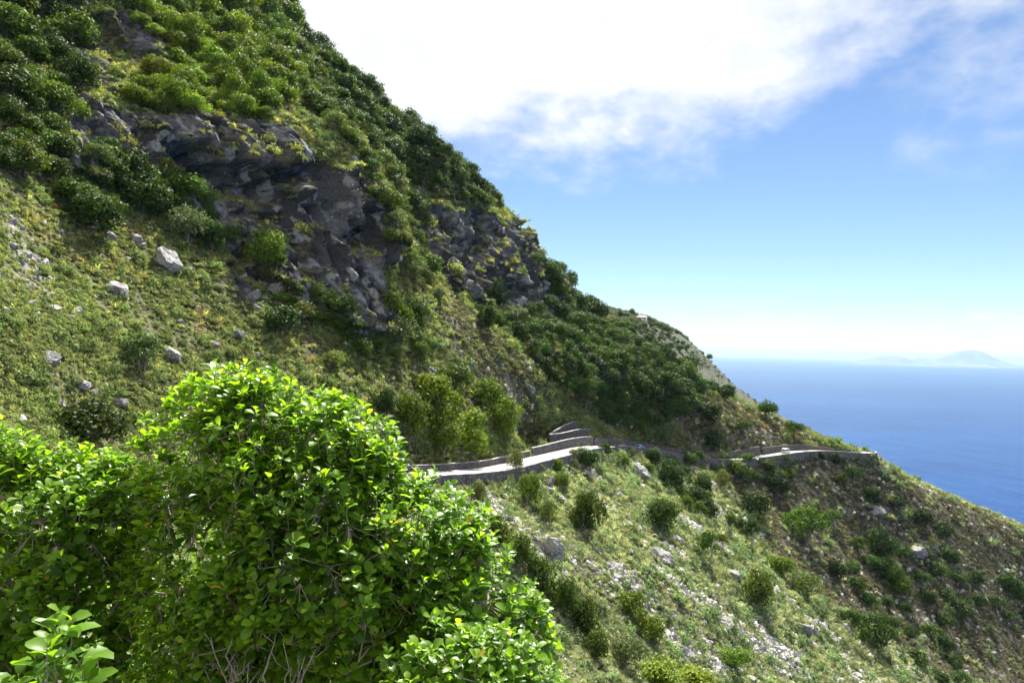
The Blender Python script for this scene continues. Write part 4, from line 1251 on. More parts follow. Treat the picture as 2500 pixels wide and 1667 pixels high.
def low_cover():
    g = np.random.default_rng(77)
    d = QC[:, 1]
    fall = np.clip(90 / d, 0.2, 1.6) ** 1.5
    patch = smooth(-0.25, 0.25, fbm(QC[:, 0] / 6, QC[:, 1] / 6, QC[:, 2] / 6, 3, 301))
    rk_, sc_, dr_, led = mk.T
    # green herbs and grass
    w = fall * (1 - 0.93 * FOREST) * (1 - rk_) * (1 - 0.88 * sc_) * (1 - 0.92 * dr_) * (0.25 + patch)
    n = 120000
    P, i = sample(w, n, g)
    dd = P[:, 1]; big = np.clip(dd / 100, 0.75, 2.1)
    hue = fbm(P[:, 0] / 11, P[:, 1] / 11, P[:, 2] / 11, 3, 401)
    above = P[:, 2] > np.interp(dd, yc, zr)
    ix = np.where(g.random(n) < np.where(above, 0.78, 0.60), g.integers(0, 3, n), g.integers(3, 6, n))
    sap = g.random(n) < 0.055; ix = np.where(sap, g.integers(6, 8, n), ix)
    tint = np.ones((n, 4)); f_ = g.uniform(0.6, 1.3, n) * (1.08 + 0.25 * fbm(P[:, 0] / 5, P[:, 1] / 5, P[:, 2] / 5, 2, 433))
    warm = smooth(0.12, 0.5, hue + g.normal(0, 0.15, n))
    tint[:, 0] = f_ * (1.0 + 0.30 * warm); tint[:, 1] = f_ * (1.0 + 0.10 * warm); tint[:, 2] = f_ * (1.0 + 0.2 * warm)
    gr = ix >= 3
    tint[~above, :3] = f_[~above, None] * np.array([1.30, 1.30, 1.75]); tint[above, :3] *= 1.12
    tint[sap, :3] *= np.array([0.55, 0.68, 0.55])
    s_ = big * np.where(g.random(n) < 0.3, g.uniform(0.9, 1.6, n), g.uniform(0.4, 0.95, n))
    red = (g.random(n) < 0.06 * smooth(-0.1, 0.3, hue)) & (ix < 3) & above; tint[red, :3] *= np.array([1.25, 0.72, 0.7])
    rot = np.stack([g.normal(0, 0.15, n), g.normal(0.25, 0.15, n), g.uniform(0, 6.28, n)], 1); rot[:, 1] = g.normal(0.0, 0.2, n)
    scatter('undergrowth', LOW, P, rot, np.stack([s_, s_, s_ * g.uniform(0.8, 1.2, n)], 1), ix, tint, 'low herbs and grass covering the slopes')
    # dry grass on the seaward slopes, also dimming the slope painted as shaded
    n = 26000
    P, i = sample(fall * dr_ * (1 - rk_) * (1 - 0.6 * sc_) * (0.4 + patch), n, g)
    big = np.clip(P[:, 1] / 110, 0.9, 2.4); s_ = big * g.uniform(0.5, 1.1, n)
    f_ = g.uniform(0.4, 0.95, n); tint = np.stack([f_ * 0.80, f_ * 0.71, f_ * 1.05, f_ * 0 + 1], 1)
    ix = np.where(g.random(n) < 0.3, g.integers(0, 3, n), g.integers(3, 6, n))
    scatter('dry_grass', LOW, P, np.stack([g.normal(0, 0.2, n), g.normal(0, 0.2, n), g.uniform(0, 6.28, n)], 1), np.stack([s_, s_, s_ * 0.8], 1), ix, tint, 'dry brown grass on the seaward hillside')
    # shrubs, ferns and hanging tufts on the cliff ledges
    n = 9000
    P, i = sample(np.clip(90 / d, 0.2, 1.6) * (rk_ * (0.035 + led * 0.35)) + FOREST * 0.35 * fall, n, g)
    big = np.clip(P[:, 1] / 80, 1.0, 2.4); s_ = big * g.uniform(0.5, 1.3, n)
    f_ = g.uniform(0.8, 1.5, n); warm = (g.random(n) < 0.3)
    f_ = np.where(FOREST[i], f_ * 0.5, f_)  # plants inside the woods darkened in colour for shade between crowns
    tint = np.stack([f_ * np.where(warm, 1.45, 1.0), f_ * np.where(warm, 1.3, 1.0), f_ * 0.9, f_ * 0 + 1], 1)
    ix = np.where(g.random(n) < 0.2, g.integers(6, 8, n), g.integers(0, 6, n))
    scatter('ledge_vegetation', LOW, P, np.stack([g.normal(0, 0.25, n), g.normal(0, 0.25, n), g.uniform(0, 6.28, n)], 1), np.stack([s_, s_, s_], 1), ix, tint, 'tufts and ferns on the cliff ledges')


low_cover()


def ridge_scrub():
    g = np.random.default_rng(3)
    C = RIDGE_V[RIDGE_Q].mean(1); px, py = project(C[:, 0], C[:, 1], C[:, 2])
    e1 = RIDGE_V[RIDGE_Q[:, 2]] - RIDGE_V[RIDGE_Q[:, 0]]; e2 = RIDGE_V[RIDGE_Q[:, 3]] - RIDGE_V[RIDGE_Q[:, 1]]; nn = np.cross(e1, e2); ar = np.linalg.norm(nn, axis=1)
    front = np.abs((nn * C).sum(1)) / (ar * np.linalg.norm(C, axis=1)) > 0.02
    w = ar * front * (px > 1440) * (px < 2000) * (py > 740) * (py < 1060) * (0.15 + smooth(860, 780, py)) * smooth(-0.3, 0.3, fbm(C[:, 0] / 14, C[:, 1] / 14, C[:, 2] / 14, 3, 71))
    n = 2600; i = g.choice(len(w), n, p=w / w.sum()); P = C[i] + g.normal(0, 0.6, (n, 3)) * np.array([1, 1, 0])
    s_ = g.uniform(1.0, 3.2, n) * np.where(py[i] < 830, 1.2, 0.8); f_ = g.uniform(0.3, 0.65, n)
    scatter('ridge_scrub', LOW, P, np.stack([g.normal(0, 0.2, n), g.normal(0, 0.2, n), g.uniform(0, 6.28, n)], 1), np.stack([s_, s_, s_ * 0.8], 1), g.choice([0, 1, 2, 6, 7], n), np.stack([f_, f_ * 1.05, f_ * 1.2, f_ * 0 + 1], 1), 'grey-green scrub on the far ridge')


ridge_scrub()
print('cover', round(time.time() - T0, 1))
# ------------------------------------------------------------------ rocks
def boulder_mesh(seed, cuts=16, rough=0.2):
    g = np.random.default_rng(seed)
    bm = bmesh.new(); bmesh.ops.create_icosphere(bm, subdivisions=4, radius=1.0)
    co = np.array([v.co[:] for v in bm.verts])
    for i in range(cuts):                               # fracture planes
        n = g.normal(size=3); n /= np.linalg.norm(n); k = g.uniform(0.5, 0.92)
        d = co @ n; co -= np.clip(d - k, 0, None)[:, None] * n * 0.96
    co *= 1 + rough * fbm(co[:, 0] * 1.9 + seed, co[:, 1] * 1.9, co[:, 2] * 1.9, 5, seed, 0.6, True)[:, None]
    co /= np.abs(co).max(0)
    for v, c in zip(bm.verts, co): v.co = c
    me_ = bpy.data.meshes.new('boulder'); bm.to_mesh(me_); bm.free(); me_.materials.append(M['rock'])
    return me_


BM = [boulder_mesh(40 + i) for i in range(7)]
LANDMARK = []


def boulder(px, py, w, h, label=None, tilt=0.0, group=None, loc=None, cat='boulder', proud=0.25):
    hh = hit(px, py + h * 0.3)
    if not hh: return
    loc = hh[0]; d = loc.y
    sx, sz = w * d / F / 2, h * d / F / 2
    o = link('boulder', random.choice(BM)); o.scale = (sx * 1.06, (sx + sz) * 0.55, sz * 1.12)
    c = at(px, py, d + 0.0)
    o.location = c - hh[1] * sx * 0.12 - Vector((0, 0, sz * 0.2))
    o.rotation_euler = (random.uniform(-0.35, 0.35), tilt + random.uniform(-0.25, 0.25), random.uniform(-3.1, 3.1))
    tag(o, label, cat, group)
    return o


BIG = [
    (409, 630, 80, 66, 0.55, 'large tilted grey boulder lying high on the grassy slope'), (291, 704, 52, 58, 0.5, 'flat-faced grey slab below the large tilted boulder'),
    (333, 578, 48, 34, 0.1, 'rounded boulder with a grass tuft on top above the tilted one'), (268, 576, 34, 26, 0, 'broken pale boulder at the edge of the cliff-foot trees'),
    (122, 874, 62, 44, 0.1, 'broad pale boulder low on the near slope'), (417, 860, 46, 52, 0.6, 'three-cornered grey slab beside the feathery shrub'),
    (73, 739, 30, 20, 0.1, 'small round-backed boulder at the foot of the bare earth streak'), (86, 768, 36, 22, 0, 'low rounded boulder under the round-backed one'), (126, 749, 42, 20, 0.4, 'brownish slab beside the bare earth streak'),
    (203, 936, 38, 30, 0.4, 'upper of two pale boulders touching each other above the dark bush'), (228, 954, 26, 22, 0.4, 'lower of two pale boulders touching each other above the dark bush'), (293, 979, 46, 26, 0.3, 'flat pale boulder beside the big dark bush'),
    (524, 837, 30, 28, 0.2, 'pointed grey boulder in the middle of the grassy slope'), (578, 813, 34, 36, 0.7, 'long leaning boulder below the twin-crowned bush'), (590, 830, 22, 14, 0, 'small boulder at the foot of the long leaning one'),
    (505, 747, 26, 20, 0, 'pale block at the end of a line of rocks on the slope'), (484, 752, 22, 16, 0.2, 'pale block second in the line of rocks on the slope'),
    (616, 720, 28, 42, 0.6, 'upright weathered rock under the clear-standing bright tree'), (626, 750, 24, 26, 0.3, 'grey rock just below the upright weathered one'),
    (677, 700, 36, 58, 0.2, 'leaning rock slab rising behind the compact dark tree'), (765, 768, 26, 42, 0.3, 'narrow rock fin at the cliff base'),
    (1145, 891, 30, 26, 0.3, 'lone grey boulder above the roadside clump'), (1050, 905, 32, 22, 0.2, 'pale boulder behind the yellow-green tree'), (1290, 950, 52, 28, 0.6, 'grey rock outcrop on the slope above the terrace walls'),
    (1560, 1143, 60, 56, 0.6, 'smooth domed grey boulder just below the road bend'), (1347, 1337, 48, 74, 0.35, 'tall two-toned boulder standing above the dark bank of bushes'),
    (1618, 1352, 64, 62, 0.5, 'great split pale boulder in the middle of the stony slope'), (1576, 1326, 40, 26, 0.5, 'ragged rock above the great split boulder'), (1653, 1313, 36, 36, 0.2, 'smooth boulder shaded by the bush with pale stems'),
    (1343, 1177, 22, 36, 0.5, 'upright boulder on the slope under the retaining wall'), (1371, 1213, 46, 16, 0.3, 'long low rock ledge below the upright boulder'), (1515, 1205, 26, 18, 0.4, 'pale rock on the slope under the smooth domed boulder'),
    (1457, 1343, 28, 28, 0.2, 'blocky pale boulder below the large dark bush'), (1487, 1380, 26, 20, 0.4, 'rounded pale boulder below the blocky one'), (1538, 1434, 40, 24, 0.1, 'flat pale boulder in the stony streak under the blocky ones'), (1506, 1408, 34, 26, 0.3, 'cracked pale boulder above the flat one in the stony streak'),
    (1792, 1403, 28, 38, 0.4, 'pale boulder leaning on the big drooping bush'), (1957, 1531, 56, 40, 0.4, 'dark-capped overhanging boulder near the white scree'), (1971, 1562, 24, 24, 0, 'pinkish block propping the overhanging boulder'), (1986, 1541, 34, 24, 0.4, 'smooth pale slab on the seaward side of the overhanging boulder'),
    (1873, 1503, 22, 26, 0.5, 'rounded pale boulder above the overhanging one'), (1851, 1509, 28, 20, 0.2, 'grey boulder beside the purple scree'), (1798, 1629, 40, 18, 0.2, 'rock shelf under the bright spreading bush'), (1834, 1657, 40, 20, 0.2, 'pale rock on the bottom edge below the rock shelf'),
    (2240, 1345, 60, 30, 0.1, 'grey rock band among the gully trees'), (2140, 1245, 50, 26, 0.2, 'rocky knob on the dry hillside'), (1992, 1190, 18, 14, 0.3, 'small dark rock on the dry slope below the point'), (1303, 1264, 30, 14, 0.1, 'flat white-topped rock in the stone run'), (1312, 1272, 24, 16, 0.2, 'white rock touching the flat one in the stone run'), (1308, 1317, 26, 30, 0.2, 'dark block wedged beside the tall two-toned boulder'),
    (1202, 1246, 26, 30, 0.3, 'large grey block at the upper end of the stone run'), (1265, 1270, 24, 18, 0.2, 'grey block in the middle of the stone run'), (1288, 1292, 16, 20, 0.1, 'small upright block in the stone run'),
]
for px, py, w, h, tl, lab in BIG: boulder(px, py, w, h, lab, tl, 'boulders that stand out on the slopes')
SMALL = [(63, 913, 24, 20), (71, 929, 18, 18), (90, 936, 20, 12), (473, 729, 18, 12), (434, 710, 18, 14), (429, 693, 12, 16), (540, 702, 20, 12), (574, 698, 20, 14), (346, 597, 26, 20), (314, 631, 22, 14), (314, 679, 18, 16), (249, 718, 28, 12), (237, 722, 18, 12),
         (32, 599, 26, 18), (23, 635, 20, 16), (440, 783, 22, 14), (471, 829, 16, 12), (585, 771, 18, 14), (605, 802, 20, 14), (532, 763, 18, 12), (400, 950, 14, 10), (180, 820, 16, 12), (60, 850, 16, 10), (330, 740, 16, 12), (455, 690, 14, 10), (650, 830, 14, 10), (700, 860, 16, 10), (520, 900, 14, 10), (740, 900, 16, 11)]
SMALL2 = [(1219, 1239, 18, 16), (1268, 1283, 20, 16), (1248, 1256, 20, 16), (1239, 1265, 14, 14), (1248, 1279, 18, 14), (1291, 1309, 16, 14), (1340, 1193, 22, 16), (1446, 1372, 14, 14), (1644, 1491, 18, 14), (1535, 1460, 28, 16), (1647, 1529, 22, 14), (1687, 1566, 16, 24), (1667, 1580, 20, 20), (1900, 1537, 20, 16), (1664, 1584, 18, 24), (1742, 1559, 20, 16), (1731, 1570, 26, 18), (1781, 1528, 30, 18), (1926, 1604, 18, 16), (1943, 1617, 14, 14), (1957, 1595, 26, 18), (2051, 1640, 18, 18), (1848, 1620, 18, 16), (1509, 1208, 16, 12), (1572, 1400, 20, 14), (1700, 1420, 18, 14), (1760, 1460, 20, 14), (1610, 1480, 18, 14), (1480, 1440, 20, 14), (1830, 1560, 18, 14), (2010, 1600, 16, 12), (2120, 1640, 16, 12), (1230, 1225, 16, 12), (1180, 1215, 18, 14), (1190, 1265, 16, 14)]
STOP = set('lying below above with at low beside on in of under behind just standing where rising directly among near leaning propping wedged touching against alone between overhanging hanging growing and trailing second middle clear'.split())


def short(lab):
    out = []
    for w_ in lab.replace(',', ' ,').split():
        if (w_ in STOP or w_ == ',') and len(out) > 1: break
        out.append(w_)
    return ' '.join(out)


MARKS = [(b[0], b[1], short(b[5])) for b in BIG] + [(h_[1], h_[2], short(h_[6])) for h_ in HAND]
MARKS = [m for m in MARKS if 2 <= len(m[2].split()) <= 7]
USED = {}


def small_label(px, py, w, kind):
    best = None
    for mx, my, nm in sorted(MARKS, key=lambda m: (m[0] - px) ** 2 + (m[1] - py) ** 2)[:6]:
        dx, dy = px - mx, py - my
        rel = ('just below' if dy > 0 else 'just above') if abs(dy) > abs(dx) * 0.8 else ('seaward of' if dx > 0 else 'inland of')
        for sz in (('small',) if w > 17 else ('little',)):
            lab = f'{sz} {kind} {rel} the {nm}'
            best = best or lab
            if lab not in USED: USED[lab] = 1; return lab
    return best


for px, py, w, h in SMALL: boulder(px, py, w, h, small_label(px, py, w, 'pale boulder in the grass'), random.uniform(0, 0.5), 'small boulders in the grass above the road')
for px, py, w, h in SMALL2: boulder(px, py, w, h, small_label(px, py, w, 'pale block'), random.uniform(0, 0.5), 'small blocks on the stony slope below the road')


def rubble():
    g = np.random.default_rng(99)
    protos = []
    for i in range(4):
        bm = bmesh.new(); bmesh.ops.create_icosphere(bm, subdivisions=1, radius=1.0)
        co = np.array([v.co[:] for v in bm.verts]) * (1 + 0.35 * g.uniform(-1, 1, (len(bm.verts), 1))) * np.array([1, 0.8, 0.6])
        for v, c in zip(bm.verts, co): v.co = c
        m_ = bpy.data.meshes.new('stone'); bm.to_mesh(m_); bm.free(); m_.materials.append(M['stone'])
        protos.append(proto_obj('stone', m_))
    d = QC[:, 1]; fall = np.clip(110 / d, 0.25, 1.4)
    streak = smooth(0.0, 0.45, fbm(QC[:, 1] / 5, (QC[:, 0] + QC[:, 2] * 1.25) / 7, QC[:, 2] / 30, 3, 511))
    below = q_dz < -1.5
    w = fall * (mk[:, 1] * np.where(q_dz > 0, 0.5, 1.6) + 0.75 * below * streak * (1 - mk[:, 2] * 0.88) + 0.035 * (~below) * streak * ~FOREST + 0.02)
    n = 34000
    P, i = sample(w * (1 - mk[:, 0] * 0.8), n, g)
    s_ = np.clip(0.17 * (1 / np.maximum(g.random(n), 0.012)) ** 0.5, 0.1, 0.75) * np.clip(P[:, 1] / 120, 0.8, 1.7)
    scatter('rubble', protos, P, np.stack([g.uniform(0, 6.3, n), g.uniform(0, 6.3, n), g.uniform(0, 6.28, n)], 1), np.stack([s_, s_, s_], 1), g.integers(0, 4, n), np.ones((n, 4)), 'loose pale stones strewn down the slopes')


rubble()


# overgrowth along the foot and top of the retaining walls
def wall_growth():
    g = np.random.default_rng(5); P, s_, ti, ix = [], [], [], []
    for i in range(len(road_np)):
        y = road_np[i, 1]
        if y < 100 or y > 300: continue
        for k in range(3 if y < 200 else 5):
            if g.random() < 0.45: continue
            lo = g.random() < 0.75
            o_ = road_np[i] + outw[i] * (RW + g.uniform(0.5, 1.2)) + tang[i] * g.uniform(-0.8, 0.8)
            P.append((o_[0], o_[1], road_np[i, 2] - (g.uniform(1.6, 3.6) if lo else g.uniform(0.2, 1.4)))); s_.append(g.uniform(0.5, 1.3) * (0.85 if y > 200 else 1.0)); ix.append((g.choice([0, 1, 2, 6, 7]) if y < 200 else g.integers(0, 3)) if lo else g.integers(0, 3))
            f_ = g.uniform(0.55, 1.0); ti.append((f_, f_, f_, 1))
        if g.random() < 0.6:
            o_ = road_np[i] - outw[i] * (RW + g.uniform(0.7, 1.6)); P.append((o_[0], o_[1], road_np[i, 2] + g.uniform(0.6, 1.8))); s_.append(g.uniform(0.5, 1.1)); ix.append(g.integers(0, 6)); f_ = g.uniform(0.8, 1.2); ti.append((f_, f_, f_, 1))
    s_ = np.array(s_); n = len(P)
    scatter('wall_vegetation', LOW, P, np.stack([g.normal(0, 0.3, n), g.normal(0, 0.3, n), g.uniform(0, 6.28, n)], 1), np.stack([s_, s_, s_], 1), ix, ti, 'weeds and creepers along the foot of the road walls')


wall_growth()
print('rocks', round(time.time() - T0, 1))

# ------------------------------------------------------------------ vehicles
M['white_paint'] = mat_plain('white_paint', (0.80, 0.80, 0.79), 0.3, 0.5, 0.03)
M['blue_paint'] = mat_plain('blue_paint', (0.16, 0.32, 0.62), 0.3, 0.5, 0.05)
M['dark_glass'] = mat_plain('dark_glass', (0.02, 0.025, 0.03), 0.08, 0.6, 0.1)
M['rubber'] = mat_plain('rubber', (0.02, 0.02, 0.02), 0.8, 0.2, 0.2)
M['hub_metal'] = mat_plain('hub_metal', (0.5, 0.5, 0.5), 0.35, 0.5, 0.1)
M['red_lamp'] = mat_plain('red_lamp', (0.45, 0.03, 0.02), 0.3, 0.5, 0.1)
M['clear_lamp'] = mat_plain('clear_lamp', (0.75, 0.75, 0.72), 0.2, 0.5, 0.05)
M['plate'] = mat_plain('plate', (0.6, 0.6, 0.5), 0.5, 0.3, 0.05)


def disc(mb, x, y, z, r, x1, n=14):
    vs = [(xx, y + r * math.cos(k * 2 * math.pi / n), z + r * math.sin(k * 2 * math.pi / n)) for xx in (x, x1) for k in range(n)]
    mb.add(vs, [tuple(range(n)), tuple(reversed(range(n, 2 * n)))] + [(k, n + k, n + (k + 1) % n, (k + 1) % n) for k in range(n)])
    return mb


def bevel_profile(mb_mesh):
    bm = bmesh.new(); bm.from_mesh(mb_mesh); bmesh.ops.recalc_face_normals(bm, faces=bm.faces)
    bmesh.ops.bevel(bm, geom=[e_ for e_ in bm.edges if e_.calc_face_angle(0) > 0.5], offset=0.06, segments=2, affect='EDGES')
    bm.to_mesh(mb_mesh); bm.free(); return mb_mesh


def vehicle(name, label, cat, paint, prof, hwid, glass, wheels, wr, lamps, y_road, side, flip=False):
    """the nose points to +y; prof is the body's side outline, glass = (profile polygon or end quad)"""
    i = int(np.argmax(road_np[:, 1] > y_road))
    p = road_np[i] + outw[i] * side
    root = bpy.data.objects.new(name, None); COL.objects.link(root)
    root.location = (p[0], p[1], p[2] + 0.04)
    root.rotation_euler = (0, 0, math.atan2(tang[i, 1], tang[i, 0]) - math.pi / 2 + (math.pi if flip else 0))
    link('body', bevel_profile(MB().prism(prof, -hwid, hwid).mesh('body', M[paint])), root)
    for sgn in (-1, 1):
        for g_ in glass['side']:
            x = sgn * (hwid + 0.006)
            MB().add([(x, a, b) for a, b in g_] + [(x - sgn * 0.05, a, b) for a, b in g_], [tuple(range(len(g_))), tuple(range(2 * len(g_) - 1, len(g_) - 1, -1))] + [(k, len(g_) + k, len(g_) + (k + 1) % len(g_), (k + 1) % len(g_)) for k in range(len(g_))]).build('side_window', M['dark_glass'], root)
    for nm in ('rear', 'front'):
        (y0, z0), (y1, z1) = glass[nm]; ww = hwid - 0.16; s_ = -0.012 if nm == 'rear' else 0.012
        MB().add([(-ww, y0 + s_, z0), (ww, y0 + s_, z0), (ww * 0.94, y1 + s_, z1), (-ww * 0.94, y1 + s_, z1), (-ww, y0 - s_ * 3, z0), (ww, y0 - s_ * 3, z0), (ww * 0.94, y1 - s_ * 3, z1), (-ww * 0.94, y1 - s_ * 3, z1)],
                 [(0, 1, 2, 3), (7, 6, 5, 4), (0, 4, 5, 1), (1, 5, 6, 2), (2, 6, 7, 3), (3, 7, 4, 0)]).build('rear_window' if nm == 'rear' else 'windscreen', M['dark_glass'], root)
    for y in wheels:
        for sgn in (-1, 1):
            wobj = disc(MB(), sgn * (hwid - 0.2), y, wr, wr, sgn * (hwid + 0.01)).build('wheel', M['rubber'], root)
            disc(MB(), sgn * (hwid + 0.01), y, wr, wr * 0.6, sgn * (hwid + 0.02)).build('rim', M['hub_metal'], wobj)
    ylo, yhi = min(a for a, _ in prof), max(a for a, _ in prof)
    for sgn in (-1, 1):
        x0, x1 = sorted((sgn * (hwid - 0.02), sgn * (hwid - 0.17)))
        MB().box((x0, ylo - 0.02, lamps[0]), (x1, ylo + 0.05, lamps[0] + 0.32)).build('tail_light', M['red_lamp'], root)
        MB().box((x0, yhi - 0.05, lamps[1]), (x1, yhi + 0.02, lamps[1] + 0.18)).build('headlight', M['clear_lamp'], root)
    MB().box((-hwid + 0.03, ylo - 0.07, 0.30), (hwid - 0.03, ylo + 0.02, 0.50)).build('rear_bumper', M['rubber'], root)
    MB().box((-hwid + 0.03, yhi - 0.02, 0.28), (hwid - 0.03, yhi + 0.07, 0.48)).build('front_bumper', M['rubber'], root)
    MB().box((-0.26, ylo - 0.025, 0.66), (0.26, ylo + 0.01, 0.79)).build('number_plate', M['plate'], root)
    return tag(root, label, cat)


vehicle('van', 'small white van driving away towards the point', 'van', 'white_paint', [(-1.75, 0.3), (-1.78, 1.0), (-1.70, 1.88), (-1.5, 1.95), (0.75, 1.93), (1.25, 1.15), (1.72, 0.98), (1.78, 0.3)], 0.80,
        {'side': [[(-1.5, 1.12), (-1.46, 1.68), (-0.55, 1.70), (-0.55, 1.12)], [(-0.45, 1.12), (-0.45, 1.70), (0.5, 1.70), (0.86, 1.16)]], 'rear': ((-1.765, 1.12), (-1.715, 1.72)), 'front': ((1.22, 1.20), (0.80, 1.84))}, (-1.15, 1.2), 0.29, (0.75, 0.72), float(at(1917, 1103, 277.5).y), 0.6)
vehicle('car', 'pale blue car half hidden by the parapet', 'car', 'blue_paint', [(-1.95, 0.3), (-2.0, 0.88), (-1.8, 0.98), (-1.25, 1.40), (0.25, 1.43), (0.95, 0.98), (1.9, 0.84), (2.0, 0.3)], 0.84,
        {'side': [[(-1.45, 1.0), (-1.1, 1.32), (-0.45, 1.33), (-0.45, 1.0)], [(-0.35, 1.0), (-0.35, 1.33), (0.2, 1.33), (0.72, 1.0)]], 'rear': ((-1.76, 1.02), (-1.30, 1.36)), 'front': ((0.92, 1.01), (0.30, 1.40))}, (-1.25, 1.25), 0.31, (0.62, 0.58), 229.0, 0.9)

# ------------------------------------------------------------------ house and trees on the far ridge
M['house_white'] = mat_plain('house_white', (0.78, 0.77, 0.74), 0.8, 0.2, 0.05)
M['house_roof'] = mat_plain('house_roof', (0.62, 0.36, 0.31), 0.8, 0.2, 0.12)


def house():
    h_ = hit_ridge(1566, 783) or hit_ridge(1566, 790)
    root = bpy.data.objects.new('house', None); COL.objects.link(root); root.location = h_ + Vector((0.3, 1.0, 0.6)); root.rotation_euler = (0, 0, R(12))
    w, dp, hh = 3.7, 2.6, 2.5
    MB().box((-w, -dp, -2.6), (w, dp, 0)).build('foundation', M['house_white'], root)
    MB().box((-w + 0.02, -dp + 0.02, 0.004), (w - 0.02, dp - 0.02, hh)).build('wall', M['house_white'], root)
    MB().add([(-w - 0.5, -dp - 0.5, hh), (w + 0.5, -dp - 0.5, hh), (w + 0.5, dp + 0.5, hh), (-w - 0.5, dp + 0.5, hh), (-w + 1.6, 0, hh + 1.5), (w - 1.6, 0, hh + 1.5)],
             [(0, 3, 2, 1), (0, 1, 5, 4), (1, 2, 5), (2, 3, 4, 5), (3, 0, 4)]).build('roof', M['house_roof'], root)
    for x in (-2.4, 0.0, 2.4):
        f_ = MB().box((x - 0.55, -dp - 0.05, 0.85), (x + 0.55, -dp + 0.01, 2.0)).build('window', M['house_white'], root)
        MB().box((x - 0.45, -dp - 0.07, 0.95), (x + 0.45, -dp - 0.051, 1.9)).build('pane', M['dark_glass'], f_)
    MB().box((0.8, -dp - 0.06, 0.05), (1.6, -dp + 0.01, 2.05)).build('door', M['dark_glass'], root)
    MB().box((-w - 0.2, -dp - 1.9, -0.35), (w + 0.2, -dp - 0.02, -0.15)).build('porch_floor', M['house_white'], root)
    for x in (-3.4, -1.1, 1.1, 3.4): MB().box((x - 0.14, -dp - 1.8, -2.8), (x + 0.14, -dp - 1.55, -0.352)).build('pillar', M['house_white'], root)
    tag(root, 'small white house with a pink roof on the crest of the far ridge', 'house', None, 'thing')


house()
RT = [(1530, 770, 14), (1541, 762, 16), (1514, 766, 14), (1575, 778, 14), (1584, 781, 14), (1595, 786, 12), (1590, 795, 12), (1604, 793, 10), (1612, 797, 12), (1622, 801, 14), (1632, 806, 12), (1640, 808, 9), (1653, 812, 11), (1572, 795, 14), (1560, 800, 12), (1582, 806, 12), (1600, 808, 12), (1616, 812, 10), (1630, 818, 12), (1646, 826, 10), (1590, 820, 12), (1612, 826, 12), (1640, 845, 20), (1660, 850, 18), (1676, 848, 16), (1668, 838, 12), (1655, 835, 10), (1690, 862, 10), (1716, 862, 8), (1731, 872, 16), (1755, 890, 5), (1780, 918, 6), (1793, 922, 7), (1540, 782, 13), (1550, 790, 12), (1526, 785, 14)]
ORD = 'first second third fourth fifth sixth seventh eighth ninth tenth eleventh twelfth thirteenth fourteenth fifteenth sixteenth seventeenth eighteenth nineteenth twentieth'.split()
ORD += ['twenty-' + o_ for o_ in ORD[:9]] + ['thirtieth'] + ['thirty-' + o_ for o_ in ORD[:9]]
RT_RANK = {i_: k_ for k_, i_ in enumerate(sorted(range(len(RT)), key=lambda i_: RT[i_][0]))}
for k, (px, py, w) in enumerate(RT):
    l_ = None
    for dy in (0.4, 0.8, 1.5, 2.5, 4):
        l_ = hit_ridge(px, py + w * dy)
        if l_: break
    if not l_: continue
    lab = {29: 'lone round tree on the far ridge line against the sea', 30: 'tiniest bush on the far ridge line against the sea'}.get(k, f'{ORD[RT_RANK[k]]} small bluish tree along the far ridge, counting from the spur wood seawards')
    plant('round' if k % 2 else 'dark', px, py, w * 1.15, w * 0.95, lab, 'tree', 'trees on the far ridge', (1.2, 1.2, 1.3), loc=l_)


# ------------------------------------------------------------------ birds
def bird(px, py, d, roll, label):
    root = bpy.data.objects.new('bird', None); COL.objects.link(root); root.location = at(px, py, d); root.rotation_euler = (0.2, roll, 0.6)
    MB().tube([(0, -0.28, 0), (0, -0.12, 0.01), (0, 0.1, 0.02), (0, 0.24, 0.02), (0, 0.3, 0.01)], [0.02, 0.06, 0.065, 0.035, 0.01], 8).build('body', M['rubber'], root, True)
    for s_ in (-1, 1):
        MB().add([(0, 0.12, 0.02), (s_ * 0.3, 0.16, 0.10), (s_ * 0.62, 0.0, 0.06), (s_ * 0.3, 0.02, 0.09), (0, -0.06, 0.02), (0, 0.12, 0.04), (s_ * 0.3, 0.16, 0.12), (s_ * 0.3, 0.02, 0.11), (0, -0.06, 0.04)],
                 [(0, 1, 3, 4), (1, 2, 3), (8, 7, 6, 5), (6, 7, 2), (0, 5, 6, 1), (1, 6, 2), (3, 2, 7), (4, 3, 7, 8)]).build('wing', M['rubber'], root)
    MB().add([(-0.02, -0.26, 0), (0.02, -0.26, 0), (0.07, -0.44, 0), (-0.07, -0.44, 0), (-0.02, -0.26, 0.02), (0.02, -0.26, 0.02), (0.07, -0.44, 0.02), (-0.07, -0.44, 0.02)],
             [(0, 3, 2, 1), (4, 5, 6, 7), (0, 1, 5, 4), (1, 2, 6, 5), (2, 3, 7, 6), (3, 0, 4, 7)]).build('tail', M['rubber'], root)
    tag(root, label, 'bird')


bird(1737, 100, 230, -0.7, 'tiny dark bird tilted against the white cloud')
bird(2164, 524, 330, 0.1, 'tiny dark bird in the open blue sky')

